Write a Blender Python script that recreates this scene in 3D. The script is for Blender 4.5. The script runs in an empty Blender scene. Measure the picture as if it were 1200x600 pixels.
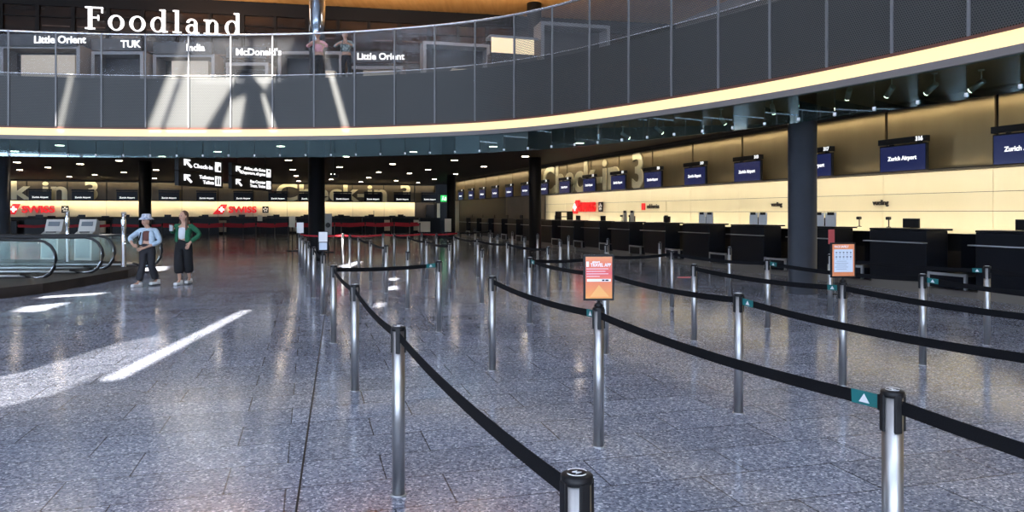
import bpy, bmesh, math, random
from mathutils import Vector, Matrix
random.seed(7)
PI = math.pi
sc = bpy.context.scene
COL = sc.collection
F = 870.0; HY = 249.4; CH = 1.6           # focal length in px, horizon row, eye height
A = math.atan(290/870.0)                   # the hall's axis is turned by this angle
CA, SA = math.cos(A), math.sin(A)
def W(v, u, z=0): return Vector((v*CA-u*SA, v*SA+u*CA, z))
ORD = ['first','second','third','fourth','fifth','sixth','seventh','eighth','ninth','tenth','eleventh','twelfth','thirteenth','fourteenth','fifteenth','sixteenth','seventeenth','eighteenth','nineteenth','twentieth']

# ------------------------------------------------------------------ materials
def mat(name, col, rough=.5, metal=0, emis=None, es=0, spec=.5, alpha=None):
    m = bpy.data.materials.new(name); m.use_nodes = True
    b = m.node_tree.nodes['Principled BSDF']
    b.inputs['Base Color'].default_value = (*col, 1)
    b.inputs['Roughness'].default_value = rough
    b.inputs['Metallic'].default_value = metal
    b.inputs['Specular IOR Level'].default_value = spec
    if emis:
        b.inputs['Emission Color'].default_value = (*emis, 1)
        b.inputs['Emission Strength'].default_value = es
    return m
def nodes(m): return m.node_tree.nodes, m.node_tree.links, m.node_tree.nodes['Principled BSDF']
def noisy(name, c1, c2, scale, rough=.5, metal=0, stretch=(1,1,1), detail=4, spec=.5, coord='Object'):
    m = mat(name, c1, rough, metal, spec=spec); n, l, b = nodes(m)
    tc = n.new('ShaderNodeTexCoord'); mp = n.new('ShaderNodeMapping'); mp.inputs['Scale'].default_value = stretch
    nz = n.new('ShaderNodeTexNoise'); nz.inputs['Scale'].default_value = scale; nz.inputs['Detail'].default_value = detail
    cr = n.new('ShaderNodeValToRGB'); cr.color_ramp.elements[0].color = (*c1,1); cr.color_ramp.elements[1].color = (*c2,1)
    cr.color_ramp.elements[0].position = .35; cr.color_ramp.elements[1].position = .65
    l.new(tc.outputs[coord], mp.inputs[0]); l.new(mp.outputs[0], nz.inputs['Vector']); l.new(nz.outputs['Fac'], cr.inputs[0]); l.new(cr.outputs[0], b.inputs['Base Color'])
    return m
def two_sided(n, l, fr, ior):
    """same mirror strength seen from either side of a pane"""
    g = n.new('ShaderNodeNewGeometry'); a = n.new('ShaderNodeMath'); a.operation = 'MULTIPLY_ADD'; a.inputs[1].default_value = -2; a.inputs[2].default_value = 1
    p = n.new('ShaderNodeMath'); p.operation = 'POWER'; p.inputs[0].default_value = ior
    l.new(g.outputs['Backfacing'], a.inputs[0]); l.new(a.outputs[0], p.inputs[1]); l.new(p.outputs[0], fr.inputs[0])
def glass(name, tint, refl=.08, rough=.02, ior=1.5):
    m = bpy.data.materials.new(name); m.use_nodes = True
    n, l = m.node_tree.nodes, m.node_tree.links
    n.remove(n['Principled BSDF']); out = n['Material Output']
    t = n.new('ShaderNodeBsdfTransparent'); t.inputs[0].default_value = (*tint, 1)
    g = n.new('ShaderNodeBsdfGlossy'); g.inputs['Roughness'].default_value = rough
    fr = n.new('ShaderNodeFresnel'); two_sided(n, l, fr, ior)
    ad = n.new('ShaderNodeMath'); ad.operation = 'ADD'; ad.inputs[1].default_value = refl; ad.use_clamp = True
    mx = n.new('ShaderNodeMixShader')
    l.new(fr.outputs[0], ad.inputs[0]); l.new(ad.outputs[0], mx.inputs[0]); l.new(t.outputs[0], mx.inputs[1]); l.new(g.outputs[0], mx.inputs[2]); l.new(mx.outputs[0], out.inputs[0])
    return m
def perforated(name, col, hole, rough, metal, cover, gl):
    """sheet with a hexagonal grid of round holes laid out in metres (UV); cover = how dense the sheet between holes is"""
    m = mat(name, col, rough, metal); n, l, b = nodes(m); out = n['Material Output']
    uv = n.new('ShaderNodeUVMap')
    def grid(off):
        a = n.new('ShaderNodeVectorMath'); a.operation = 'ADD'; a.inputs[1].default_value = off
        s = n.new('ShaderNodeVectorMath'); s.operation = 'DIVIDE'; s.inputs[1].default_value = (.042, .0728, 1)
        fr = n.new('ShaderNodeVectorMath'); fr.operation = 'FRACTION'
        sb = n.new('ShaderNodeVectorMath'); sb.operation = 'SUBTRACT'; sb.inputs[1].default_value = (.5,.5,0)
        sm = n.new('ShaderNodeVectorMath'); sm.operation = 'MULTIPLY'; sm.inputs[1].default_value = (.042, .0728, 0)
        ln = n.new('ShaderNodeVectorMath'); ln.operation = 'LENGTH'
        l.new(uv.outputs[0], a.inputs[0]); l.new(a.outputs[0], s.inputs[0]); l.new(s.outputs[0], fr.inputs[0]); l.new(fr.outputs[0], sb.inputs[0]); l.new(sb.outputs[0], sm.inputs[0]); l.new(sm.outputs[0], ln.inputs[0])
        return ln
    g1, g2 = grid((0,0,0)), grid((.021,.0364,0))
    mn = n.new('ShaderNodeMath'); mn.operation = 'MINIMUM'; l.new(g1.outputs['Value'], mn.inputs[0]); l.new(g2.outputs['Value'], mn.inputs[1])
    gt = n.new('ShaderNodeMath'); gt.operation = 'GREATER_THAN'; gt.inputs[1].default_value = hole; l.new(mn.outputs[0], gt.inputs[0])
    cv = n.new('ShaderNodeMath'); cv.operation = 'MULTIPLY'; cv.inputs[1].default_value = cover; l.new(gt.outputs[0], cv.inputs[0])
    tr = n.new('ShaderNodeBsdfTransparent'); mx = n.new('ShaderNodeMixShader')
    l.new(cv.outputs[0], mx.inputs[0]); l.new(tr.outputs[0], mx.inputs[1]); l.new(b.outputs[0], mx.inputs[2])
    g = n.new('ShaderNodeBsdfGlossy'); g.inputs['Roughness'].default_value = .04
    fr = n.new('ShaderNodeFresnel'); two_sided(n, l, fr, 1.5)
    sc_ = n.new('ShaderNodeMath'); sc_.operation = 'MULTIPLY'; sc_.inputs[1].default_value = gl; l.new(fr.outputs[0], sc_.inputs[0])
    m2 = n.new('ShaderNodeMixShader'); l.new(sc_.outputs[0], m2.inputs[0]); l.new(mx.outputs[0], m2.inputs[1]); l.new(g.outputs[0], m2.inputs[2]); l.new(m2.outputs[0], out.inputs[0])
    return m
def floor_mat():
    m = mat('terrazzo', (.2,.22,.26), .2); n, l, b = nodes(m)
    tc = n.new('ShaderNodeTexCoord'); mp = n.new('ShaderNodeMapping'); mp.inputs['Rotation'].default_value = (0,0,-math.radians(15.3)); mp.inputs['Location'].default_value=(.13,.1,0)
    l.new(tc.outputs['Object'], mp.inputs[0])
    br = n.new('ShaderNodeTexBrick'); br.offset = .37; br.offset_frequency = 2; br.inputs['Scale'].default_value = 1
    br.inputs['Brick Width'].default_value = .92; br.inputs['Row Height'].default_value = .46; br.inputs['Mortar Size'].default_value = .005; br.inputs['Mortar Smooth'].default_value = .1
    br.inputs['Color1'].default_value = (.88,.88,.88,1); br.inputs['Color2'].default_value = (1.12,1.12,1.12,1); br.inputs['Mortar'].default_value = (.25,.25,.25,1)
    l.new(mp.outputs[0], br.inputs['Vector'])
    vo = n.new('ShaderNodeTexVoronoi'); vo.inputs['Scale'].default_value = 75; l.new(tc.outputs['Object'], vo.inputs['Vector'])
    sep = n.new('ShaderNodeSeparateColor'); l.new(vo.outputs['Color'], sep.inputs[0])
    cr = n.new('ShaderNodeValToRGB'); e = cr.color_ramp.elements
    e[0].position = 0; e[0].color = (.12,.13,.17,1); e[1].position = 1; e[1].color = (.85,.88,.95,1)
    for p, c in ((.4,(.27,.295,.36,1)),(.78,(.38,.405,.475,1)),(.93,(.6,.62,.68,1))):
        q = e.new(p); q.color = c
    l.new(sep.outputs[0], cr.inputs[0])
    nz = n.new('ShaderNodeTexNoise'); nz.inputs['Scale'].default_value = .55; nz.inputs['Detail'].default_value = 5; l.new(tc.outputs['Object'], nz.inputs['Vector'])
    c2 = n.new('ShaderNodeValToRGB'); c2.color_ramp.elements[0].position=.35; c2.color_ramp.elements[0].color=(.86,.86,.9,1); c2.color_ramp.elements[1].position=.65; c2.color_ramp.elements[1].color=(1.06,1.04,1.03,1)
    l.new(nz.outputs['Fac'], c2.inputs[0])
    m1 = n.new('ShaderNodeMix'); m1.data_type='RGBA'; m1.blend_type='MULTIPLY'; m1.inputs[0].default_value=1
    m2 = n.new('ShaderNodeMix'); m2.data_type='RGBA'; m2.blend_type='MULTIPLY'; m2.inputs[0].default_value=1
    l.new(cr.outputs[0], m1.inputs[6]); l.new(br.outputs['Color'], m1.inputs[7]); l.new(m1.outputs[2], m2.inputs[6]); l.new(c2.outputs[0], m2.inputs[7]); l.new(m2.outputs[2], b.inputs['Base Color'])
    r = n.new('ShaderNodeMapRange'); r.inputs[3].default_value=.09; r.inputs[4].default_value=.17; l.new(nz.outputs['Fac'], r.inputs[0]); l.new(r.outputs[0], b.inputs['Roughness'])
    return m
M = {}
M['floor'] = floor_mat()
M['steel'] = noisy('brushed_steel', (.40,.39,.38), (.5,.49,.48), 40, .38, 1, (1,1,.03))
M['chrome'] = mat('chrome', (.75,.76,.78), .12, 1)
M['black'] = mat('black_plastic', (.008,.008,.009), .4, spec=.25)
M['belt'] = noisy('black_webbing', (.005,.005,.006), (.009,.009,.011), 300, .8, spec=.12)
M['redbelt'] = mat('red_webbing', (.42,.01,.02), .7)
M['teal'] = mat('teal_webbing', (.01,.16,.16), .6)
M['white'] = mat('white_print', (.85,.85,.85), .5)
M['text'] = mat('white_lit_letter', (.9,.9,.9), .5, emis=(1,1,1), es=1.3)
M['column'] = noisy('anthracite_paint', (.035,.04,.05), (.042,.048,.06), 3, .38)
M['darkcol'] = mat('black_column', (.006,.006,.007), .5, spec=.2)
M['ceil'] = noisy('dark_brown_ceiling', (.024,.015,.011), (.03,.02,.015), 5, .6, 0, (1,.05,1), spec=.2)
M['slab'] = mat('dark_slab', (.05,.052,.056), .6)
M['desk'] = noisy('desk_laminate', (.004,.005,.008), (.007,.008,.012), 60, .4, spec=.2)
M['plinth'] = mat('taupe_plinth', (.2,.17,.14), .35)
M['steeltrim'] = mat('pale_steel', (.55,.56,.58), .3, .8)
M['beige'] = noisy('cream_wall_panel', (.78,.68,.44), (.81,.71,.47), 1.2, .42, 0, (1,1,.3))
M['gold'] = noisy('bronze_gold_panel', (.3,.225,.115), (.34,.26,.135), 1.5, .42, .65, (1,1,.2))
M['goldletter'] = mat('pale_gold_letter', (.85,.75,.48), .35, .1)
M['seam'] = mat('dark_seam', (.02,.014,.01), .6)
M['screen'] = mat('navy_display', (.006,.008,.03), .2, emis=(.014,.022,.10), es=.7)
M['blackscreen'] = mat('black_display', (.004,.004,.009), .3, spec=.15)
M['bulb'] = mat('lit_diffuser', (1,1,1), .5, emis=(1,.82,.62), es=28)
M['strip'] = mat('warm_led_diffuser', (.5,.38,.22), .5, emis=(1,.78,.39), es=1.0)
M['greytrim'] = mat('grey_aluminium_fascia', (.2,.175,.165), .5, 0)
M['browntrim'] = mat('copper_brown_trim', (.16,.06,.04), .5)
M['mullion'] = mat('satin_steel_mullion', (.2,.2,.205), .5, .2)
M['rail'] = mat('polished_handrail', (.8,.79,.8), .25, .9)
M['wood'] = noisy('orange_timber_soffit', (.6,.27,.075), (.72,.36,.12), 2.2, .45, 0, (3,.25,1))
M['winframe'] = mat('dark_window_frame', (.008,.006,.005), .5, spec=.2)
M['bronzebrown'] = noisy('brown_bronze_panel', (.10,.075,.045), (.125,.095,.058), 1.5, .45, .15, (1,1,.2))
M['darkglass'] = noisy('smoked_brown_glazing', (.012,.007,.005), (.03,.016,.01), .9, .15, 0, (.6,.6,2.5), spec=.3)
M['red'] = mat('signal_red', (.75,.012,.018), .4, emis=(1,.02,.02), es=.25)
M['smoke'] = glass('smoke_curtain_glass', (.52,.66,.66), .15)
M['smoke'].node_tree.nodes['Glossy BSDF'].inputs[0].default_value = (.72,.88,.9,1)  # glossy colour tinted teal to stand in for reflected sky
M['escglass'] = glass('green_tinted_glass', (.955,.98,.97), .0, .02, 1.3)
M['escglass'].node_tree.nodes['Glossy BSDF'].inputs[0].default_value = (.4,.45,.43,1)
M['rubber'] = mat('black_rubber', (.01,.01,.011), .4)
M['kerb'] = noisy('dark_bronze_cladding', (.028,.023,.02), (.045,.036,.031), 2, .5, spec=.25)
M['kiosk'] = mat('pale_kiosk_shell', (.72,.68,.62), .4)
M['greyscreen'] = mat('grey_screen', (.25,.27,.29), .2)
M['paper'] = mat('white_paper', (.85,.84,.82), .6)
M['cardboard'] = mat('cream_board', (.66,.57,.42), .6)
M['chair'] = mat('black_upholstery', (.012,.011,.012), .7)
M['exit'] = mat('lit_exit_green', (.05,.6,.15), .5, emis=(.05,.8,.18), es=.9)
M['stall'] = mat('stall_grey_frame', (.3,.3,.31), .5)
M['stalldark'] = mat('stall_dark_back', (.05,.05,.055), .5)
M['stallbeige'] = mat('stall_beige_board', (.72,.6,.45), .5, emis=(1,.82,.6), es=.1)
M['whitecol'] = mat('white_painted_steel', (.82,.83,.85), .4)
M['skin'] = mat('skin', (.55,.32,.22), .5)
M['eye'] = mat('dark_eye', (.02,.015,.012), .3)
M['lip'] = mat('lip', (.42,.12,.1), .5)
M['denim'] = noisy('pale_denim', (.38,.5,.6), (.5,.61,.7), 25, .8)
M['pin'] = noisy('charcoal_trousers', (.012,.012,.016), (.03,.03,.036), 60, .8, 0, (4,4,.1))
M['blackcloth'] = mat('black_cloth', (.008,.008,.01), .85)
M['browntop'] = mat('brown_top', (.15,.06,.045), .8)
M['green'] = noisy('green_knit', (.01,.1,.045), (.02,.15,.07), 40, .85)
M['whitecloth'] = mat('white_cloth', (.75,.76,.78), .8)
M['pink'] = mat('pink_cloth', (.75,.38,.42), .8)
M['leafy'] = noisy('leaf_print_cloth', (.03,.06,.06), (.5,.6,.58), 14, .8)
M['brownhair'] = noisy('brown_hair', (.06,.025,.012), (.11,.05,.025), 60, .5, 0, (1,1,.1))
M['darkhair'] = mat('dark_hair', (.02,.012,.01), .5)
M['hat'] = noisy('patterned_hat_cloth', (.25,.3,.42), (.75,.76,.8), 22, .85)
M['shoe'] = mat('white_shoe', (.8,.8,.78), .5)
M['sole'] = mat('dark_sole', (.05,.05,.05), .6)

# ------------------------------------------------------------------ mesh builder
class MB:
    def __init__(s): s.bm = bmesh.new(); s.uv = None
    def face(s, pts, mi=0, smooth=False):
        f = s.bm.faces.new([s.bm.verts.new(p) for p in pts]); f.material_index = mi; f.smooth = smooth; return f
    def box(s, c, d, mi=0, rz=0, M4=None, bev=0):
        x, y, z = d[0]/2, d[1]/2, d[2]/2
        R = Matrix.Translation(Vector(c)) @ Matrix.Rotation(rz, 4, 'Z')
        if M4 is not None: R = M4 @ R
        v = [s.bm.verts.new(R @ Vector(p)) for p in ((-x,-y,-z),(x,-y,-z),(x,y,-z),(-x,y,-z),(-x,-y,z),(x,-y,z),(x,y,z),(-x,y,z))]
        fs = []
        for q in ((0,3,2,1),(4,5,6,7),(0,1,5,4),(1,2,6,5),(2,3,7,6),(3,0,4,7)):
            f = s.bm.faces.new([v[i] for i in q]); f.material_index = mi; fs.append(f)
        if bev:
            es = list({e for f in fs for e in f.edges})
            r = bmesh.ops.bevel(s.bm, geom=es, offset=bev, segments=2, profile=.5, affect='EDGES')
            for f in r['faces']: f.material_index = mi
        return s
    def lathe(s, prof, n=24, c=(0,0,0), mi=0, M4=None):
        rings = []
        for r, z in prof:
            if r < 1e-6:
                p = Vector((c[0], c[1], c[2]+z)); rings.append([s.bm.verts.new(M4 @ p if M4 else p)]); continue
            ring = []
            for i in range(n):
                a = 2*PI*i/n; p = Vector((c[0]+r*math.cos(a), c[1]+r*math.sin(a), c[2]+z)); ring.append(s.bm.verts.new(M4 @ p if M4 else p))
            rings.append(ring)
        for A_, B_ in zip(rings, rings[1:]):
            for i in range(n):
                j = (i+1) % n
                if len(A_) == 1 and len(B_) == 1: continue
                if len(A_) == 1: q = (A_[0], B_[j], B_[i])
                elif len(B_) == 1: q = (A_[i], A_[j], B_[0])
                else: q = (A_[i], A_[j], B_[j], B_[i])
                f = s.bm.faces.new(q); f.smooth = True; f.material_index = mi
        for ring, rev in ((rings[0], True), (rings[-1], False)):
            if len(ring) > 1:
                f = s.bm.faces.new(ring[::-1] if rev else ring); f.material_index = mi
        return s
    def tube(s, pts, r, n=8, mi=0, flat=None):
        """sweep; r number or list; flat=(w,h) makes a rectangular section upright in z"""
        pts = [Vector(p) for p in pts]; rings = []
        for i, p in enumerate(pts):
            t = (pts[min(i+1, len(pts)-1)] - pts[max(i-1, 0)]).normalized()
            up = Vector((0,0,1)) if abs(t.z) < .95 else Vector((1,0,0))
            sd = t.cross(up).normalized(); up2 = sd.cross(t).normalized()
            if flat:
                w, h = flat; offs = [sd*w/2*a+up2*h/2*b for a, b in ((-1,-1),(1,-1),(1,1),(-1,1))]
            else:
                rr = r[i] if isinstance(r, (list, tuple)) else r
                offs = [(sd*math.cos(2*PI*k/n)+up2*math.sin(2*PI*k/n))*rr for k in range(n)]
            rings.append([s.bm.verts.new(p+o) for o in offs])
        k = len(rings[0])
        for A_, B_ in zip(rings, rings[1:]):
            for i in range(k):
                j = (i+1) % k; f = s.bm.faces.new((A_[i], A_[j], B_[j], B_[i])); f.smooth = not flat; f.material_index = mi
        for ring in (rings[0][::-1], rings[-1]):
            f = s.bm.faces.new(ring); f.material_index = mi
        return s
    def prism(s, pts, z0, z1, mi=0, M4=None):
        """polygon pts (x,y) from z0 to z1"""
        T = (lambda p: M4 @ Vector(p)) if M4 is not None else (lambda p: Vector(p))
        lo = [s.bm.verts.new(T((x,y,z0))) for x, y in pts]; hi = [s.bm.verts.new(T((x,y,z1))) for x, y in pts]
        n = len(pts)
        fs = [s.bm.faces.new(lo[::-1]), s.bm.faces.new(hi)] + [s.bm.faces.new((lo[i], lo[(i+1)%n], hi[(i+1)%n], hi[i])) for i in range(n)]
        for f in fs: f.material_index = mi
        return s
    def sheet(s, pts, z0, z1, th=0, mi=0, norm=None, u0=0):
        """vertical sheet along plan points; th gives thickness by offsetting along norm; uv in metres"""
        if s.uv is None: s.uv = s.bm.loops.layers.uv.new('UVMap')
        def strip(P, flip):
            u = u0
            for a, b in zip(P, P[1:]):
                d = (b-a).length; c = [(a.x,a.y,z0,u,z0),(b.x,b.y,z0,u+d,z0),(b.x,b.y,z1,u+d,z1),(a.x,a.y,z1,u,z1)]
                if flip: c = c[::-1]
                f = s.bm.faces.new([s.bm.verts.new(q[:3]) for q in c]); f.material_index = mi; f.smooth = True
                for lp, q in zip(f.loops, c): lp[s.uv].uv = (q[3], q[4])
                u += d
        strip(pts, False)
        if th:
            Q = [p+n_*th for p, n_ in zip(pts, norm)]
            strip(Q, True)
            for z, fl in ((z0, False), (z1, True)):
                for i in range(len(pts)-1):
                    c = [(pts[i].x,pts[i].y,z),(Q[i].x,Q[i].y,z),(Q[i+1].x,Q[i+1].y,z),(pts[i+1].x,pts[i+1].y,z)]
                    s.face(c if fl else c[::-1], mi)
            for i in (0, -1):
                s.face([(pts[i].x,pts[i].y,z0),(Q[i].x,Q[i].y,z0),(Q[i].x,Q[i].y,z1),(pts[i].x,pts[i].y,z1)], mi)
        return s
    def build(s, name, mats, parent=None, loc=(0,0,0), rz=0, fix=True):
        if fix: bmesh.ops.recalc_face_normals(s.bm, faces=s.bm.faces)
        me = bpy.data.meshes.new(name); s.bm.to_mesh(me); s.bm.free()
        for m in (mats if isinstance(mats, (list, tuple)) else [mats]): me.materials.append(M[m] if isinstance(m, str) else m)
        o = bpy.data.objects.new(name, me); COL.objects.link(o); o.location = loc; o.rotation_euler = (0,0,rz)
        if parent: o.parent = parent
        return o
def tag(o, label=None, cat=None, group=None, kind=None):
    if label: o['label'] = label
    if cat: o['category'] = cat
    if group: o['group'] = group
    if kind: o['kind'] = kind
    return o
def empty(name, loc=(0,0,0), rz=0, **k):
    o = bpy.data.objects.new(name, None); COL.objects.link(o); o.location = loc; o.rotation_euler = (0,0,rz); o.empty_display_size = .2
    return tag(o, **k)
def struct(o): o['kind'] = 'structure'; return o
def dup(root, loc=None, rz=None, parent=None, **k):
    c = root.copy(); COL.objects.link(c); c.parent = parent
    if loc is not None: c.location = loc
    if rz is not None: c.rotation_euler = (0,0,rz)
    for ch in root.children: dup(ch, parent=c)
    tag(c, **k)
    return c
def text(s, size, m, name, parent=None, loc=(0,0,0), rot=(PI/2,0,0), depth=.01, align='CENTER', bold=0, sx=1, space=1, shear=0):
    cu = bpy.data.curves.new(name, 'FONT'); cu.body = s; cu.size = size; cu.extrude = depth/2; cu.align_x = align; cu.align_y = 'CENTER'; cu.offset = bold; cu.space_character = space; cu.shear = shear; cu.resolution_u = 4
    t = bpy.data.objects.new(name, cu); COL.objects.link(t)
    bpy.context.view_layer.update()
    me = bpy.data.meshes.new_from_object(t.evaluated_get(bpy.context.evaluated_depsgraph_get()))
    bpy.data.objects.remove(t); me.name = name
    me.materials.clear(); me.materials.append(M[m] if isinstance(m, str) else m)
    o = bpy.data.objects.new(name, me); COL.objects.link(o); o.location = loc; o.rotation_euler = rot; o.scale = (sx,1,1)
    if parent: o.parent = parent
    return o
def px(x, Y, z=0): return Vector(((x-600)/F*Y, Y, z))     # a surveyed bearing and distance turned into a place

# ------------------------------------------------------------------ floor
MB().box((-10,27,-.1), (110,104,.2)).build('floor', 'floor').__setitem__('kind','structure')
mb = MB(); P0, P1 = Vector((-.93,3.0)), Vector((-3.6,14.5))
dd = (P1-P0).normalized(); nn = Vector((-dd.y, dd.x))*.006
mb.prism([tuple(P0-dd*6-nn), tuple(P0-dd*6+nn), tuple(P1+dd*30+nn), tuple(P1+dd*30-nn)], .0005, .003); struct(mb.build('trim_1', 'seam'))

# ------------------------------------------------------------------ ring curve of the gallery
ctrl = [(-33,3),(-30,11.5),(-25.5,17),(-20.5,20.6),(-15.3,22.2),(-10.8,22.75),(-6.2,22.6),(-3.56,22.05),(-.98,21.1),(.9,19.8),(2.3,18.25),(3.75,16.4),(5.0,14.55),(5.9,12.85),(6.6,11.35),(7.1,10.1),(7.75,8.0),(8.15,5.5),(8.3,2.5),(8.2,-1),(7.6,-5)]
ctrl = [Vector(p) for p in ctrl]
def catmull(P, n=14):
    out = []
    for i in range(len(P)-1):
        p0, p1, p2, p3 = P[max(i-1,0)], P[i], P[i+1], P[min(i+2,len(P)-1)]
        for k in range(n):
            t = k/n; out.append(.5*((2*p1)+(p2-p0)*t+(2*p0-5*p1+4*p2-p3)*t*t+(3*p1-p0-3*p2+p3)*t**3))
    out.append(P[-1]); return out
def resample(P, step):
    L = [0]
    for a, b in zip(P, P[1:]): L.append(L[-1]+(b-a).length)
    n = max(2, int(L[-1]/step)); out = []; j = 0
    for i in range(n+1):
        s_ = L[-1]*i/n
        while j < len(L)-2 and L[j+1] < s_: j += 1
        t = (s_-L[j])/max(1e-9, L[j+1]-L[j]); out.append(P[j].lerp(P[j+1], t))
    return out
ring = resample(catmull(ctrl), .12)
for _ in range(60):
    ring = [ring[0]]+[(ring[i-1]+ring[i]*2+ring[i+1])/4 for i in range(1,len(ring)-1)]+[ring[-1]]
ring = resample(ring, .1)
def normals(P):
    N = []
    for i in range(len(P)):
        t = (P[min(i+1,len(P)-1)]-P[max(i-1,0)]).normalized(); N.append(Vector((-t.y, t.x)))   # points away from the atrium
    return N
RN = normals(ring)
def off(d): return [p+n_*d for p, n_ in zip(ring, RN)]
Z_GB, Z_FB, Z_SB, Z_ST, Z_MID, Z_TOP = 3.3, 3.82, 3.94, 4.16, 5.8, 7.05
UF = 5.75
def thin(P, k=5): return P[::k]+([P[-1]] if (len(P)-1) % k else [])
outer = [(46,-5),(46,78),(-62,78),(-62,3)]
slab = [tuple(p) for p in thin(off(.3), 6)]+outer
struct(MB().prism(slab, 4.3, UF).build('slab', 'slab'))
struct(MB().prism([tuple(p) for p in thin(off(.14), 6)]+outer, 4.05, 4.28).build('ceiling', 'ceil'))
struct(MB().sheet(thin(ring,3), Z_FB, Z_SB, .14, 0, thin(RN,3)).build('trim_2', 'greytrim'))
struct(MB().sheet(thin(off(-.012),3), Z_ST, Z_ST+.05, .1, 0, thin(RN,3)).build('trim_3', 'browntrim'))
o = MB().sheet(thin(off(.01),3), Z_SB+.002, Z_ST-.002, .1, 0, thin(RN,3)).build('light_strip', 'strip')
tag(o, 'long curved warm light strip glowing along the bottom edge of the gallery', 'light strip')

# gallery balustrade: handrail, mullions, panels, all one thing
PER = [perforated('perforated_screen_%d' % i, (.15,.15,.152), .0145, .45, .3, cv, .3) for i, cv in enumerate((.16,.38,.8,1))]
PERL = perforated('perforated_screen_dense', (.088,.089,.085), .0135, .5, .2, 1, .3)
M['per0'],M['per1'],M['per2'],M['per3'],M['perl'] = PER+[PERL]
M['backing'] = mat('black_backing', (.018,.02,.025), .6)
bal = empty('gallery_balustrade', (0,0,0), label='curved grey perforated gallery balustrade with a pale steel handrail overlooking the hall', cat='balustrade')
MB().tube([(p.x,p.y,Z_TOP) for p in thin(ring,3)], .035, 8).build('handrail', 'rail', bal)
STEP = 1.32; N_ = len(ring); seglen = sum((b-a).length for a, b in zip(ring, ring[1:]))/(N_-1)
k0 = int(round(STEP/seglen))
# line the mullions up with the one surveyed at (-1.0, 21.1)
im = min(range(N_), key=lambda i: (ring[i]-Vector((-1.03,21.1))).length)
first = im % k0
posts = list(range(first, N_, k0))
for a, b in zip(posts, posts[1:]):
    P = ring[a:b+1:2]; P = P if P[-1] == ring[b] else P+[ring[b]]
    if ring[a].y < 2: continue
    if ring[a].x < -24: continue
    bear = 600+F*ring[a].x/ring[a].y
    kind = 'per0' if bear < 440 else 'per1' if bear < 590 else 'per2' if bear < 720 else 'per3'
    MB().sheet(P, Z_ST+.05, Z_MID-.006, u0=a*seglen).build('screen_panel', 'perl', bal)
    MB().sheet(P, Z_MID+.006, Z_TOP-.03, u0=a*seglen).build('glass_panel', kind, bal)
for i in posts:
    if ring[i].y < 1 or ring[i].x < -25: continue
    p, n_ = ring[i], RN[i]; ang = math.atan2(n_.y, n_.x)
    mb = MB().box((0,0,(Z_ST+.05+Z_TOP)/2), (.03,.045,Z_TOP-Z_ST-.05))
    for z in (4.7, 5.3, 5.75, 6.2):
        mb.lathe([(0,0),(.018,0),(.018,.012),(0,.014)], 10, M4=Matrix.Translation((-.015,0,z)) @ Matrix.Rotation(-PI/2,4,'Y'))
    mb.build('mullion', 'mullion', bal, (p.x-n_.x*.02, p.y-n_.y*.02, 0), ang)
MB().tube([(p.x,p.y,Z_MID) for p in thin(off(-.012),3)], .012, 6).build('middle_rail', 'rail', bal)
MB().sheet(thin(off(.16),3), Z_ST+.06, Z_MID-.06, .03, 0, thin(RN,3)).build('backing_panel', 'backing', bal)

# smoke curtain of glass panes under the fascia
cur = empty('glass_smoke_curtain', (0,0,0), label='row of frameless glass panes hanging below the lit gallery edge', cat='smoke curtain')
k1 = int(round(.8/seglen)); cu_ = off(.07); js = [i for i in range(0, N_, k1) if ring[i].y > 4 and ring[i].x > -20]
for a, b in zip(js, js[1:]):
    P, Q = cu_[a], cu_[b]; d = (Q-P).normalized()*.008
    n2 = [RN[a]]*2
    MB().sheet([P+d, Q-d], Z_GB, Z_FB, .01, 0, n2).build('glass_pane', 'smoke', cur)
for i in js:
    p = cu_[i]; ang = math.atan2(RN[i].y, RN[i].x)
    if sum(1 for c in cur.children if c.name.startswith('clamp')) < 50:
        MB().lathe([(0,-.02),(.026,-.02),(.026,.02),(0,.02)], 12, M4=Matrix.Rotation(PI/2,4,'Y')).box((0,0,.03),(.03,.05,.02)).build('clamp', 'white', cur, (p.x,p.y,Z_GB+.05), ang)

# ------------------------------------------------------------------ right wall (turned with the hall)
RV = 14.0
def wallobj(mb, name, m, parent=None): return mb.build(name, m, parent, (0,0,0), A)
UE0, UE1 = -4, 56.3
struct(wallobj(MB().box((RV+.35,(UE0+UE1)/2,2.1),(.3,UE1-UE0,4.2)), 'wall_right', 'seam'))
# cream panels (jointed) up to u=36.3
mb = MB(); pitch = RV/4.97
seams = [W0 for W0 in [pitch*(k+.5+6.22*.985)-RV*SA/CA for k in range(-6, 20)]]
for a, b in zip(seams, seams[1:]):
    if a > 36.5: continue
    a2, b2 = a+.006, min(b, 36.4)-.006
    for z0, z1 in ((.9,1.63),(1.64,2.03),(2.04,2.50)):
        mb.box((RV+.02,(a2+b2)/2,(z0+z1)/2), (.04,b2-a2,z1-z0))
struct(wallobj(mb, 'trim_4', 'beige'))
mb = MB()
for a, b in zip(seams, seams[1:]):
    if a > 55: continue
    b2 = min(b, 56.2); mb.box((RV+.12,(a+b2)/2,(2.5+4.02)/2), (.05,b2-a-.09,1.52))
struct(wallobj(mb, 'trim_5', 'gold'))
# light ledge between them and cornice on top
struct(wallobj(MB().box((13.92,(UE0+UE1)/2,2.535),(.32,UE1-UE0,.05)).box((13.42,(UE0+UE1)/2,2.52),(.06,UE1-UE0,.02)), 'trim_6', 'seam'))
struct(wallobj(MB().box((13.72,(UE0+UE1)/2,3.995),(.05,UE1-UE0,.11)).box((13.45,(UE0+UE1)/2,4.02),(.05,UE1-UE0,.06)), 'trim_7', 'seam'))
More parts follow.
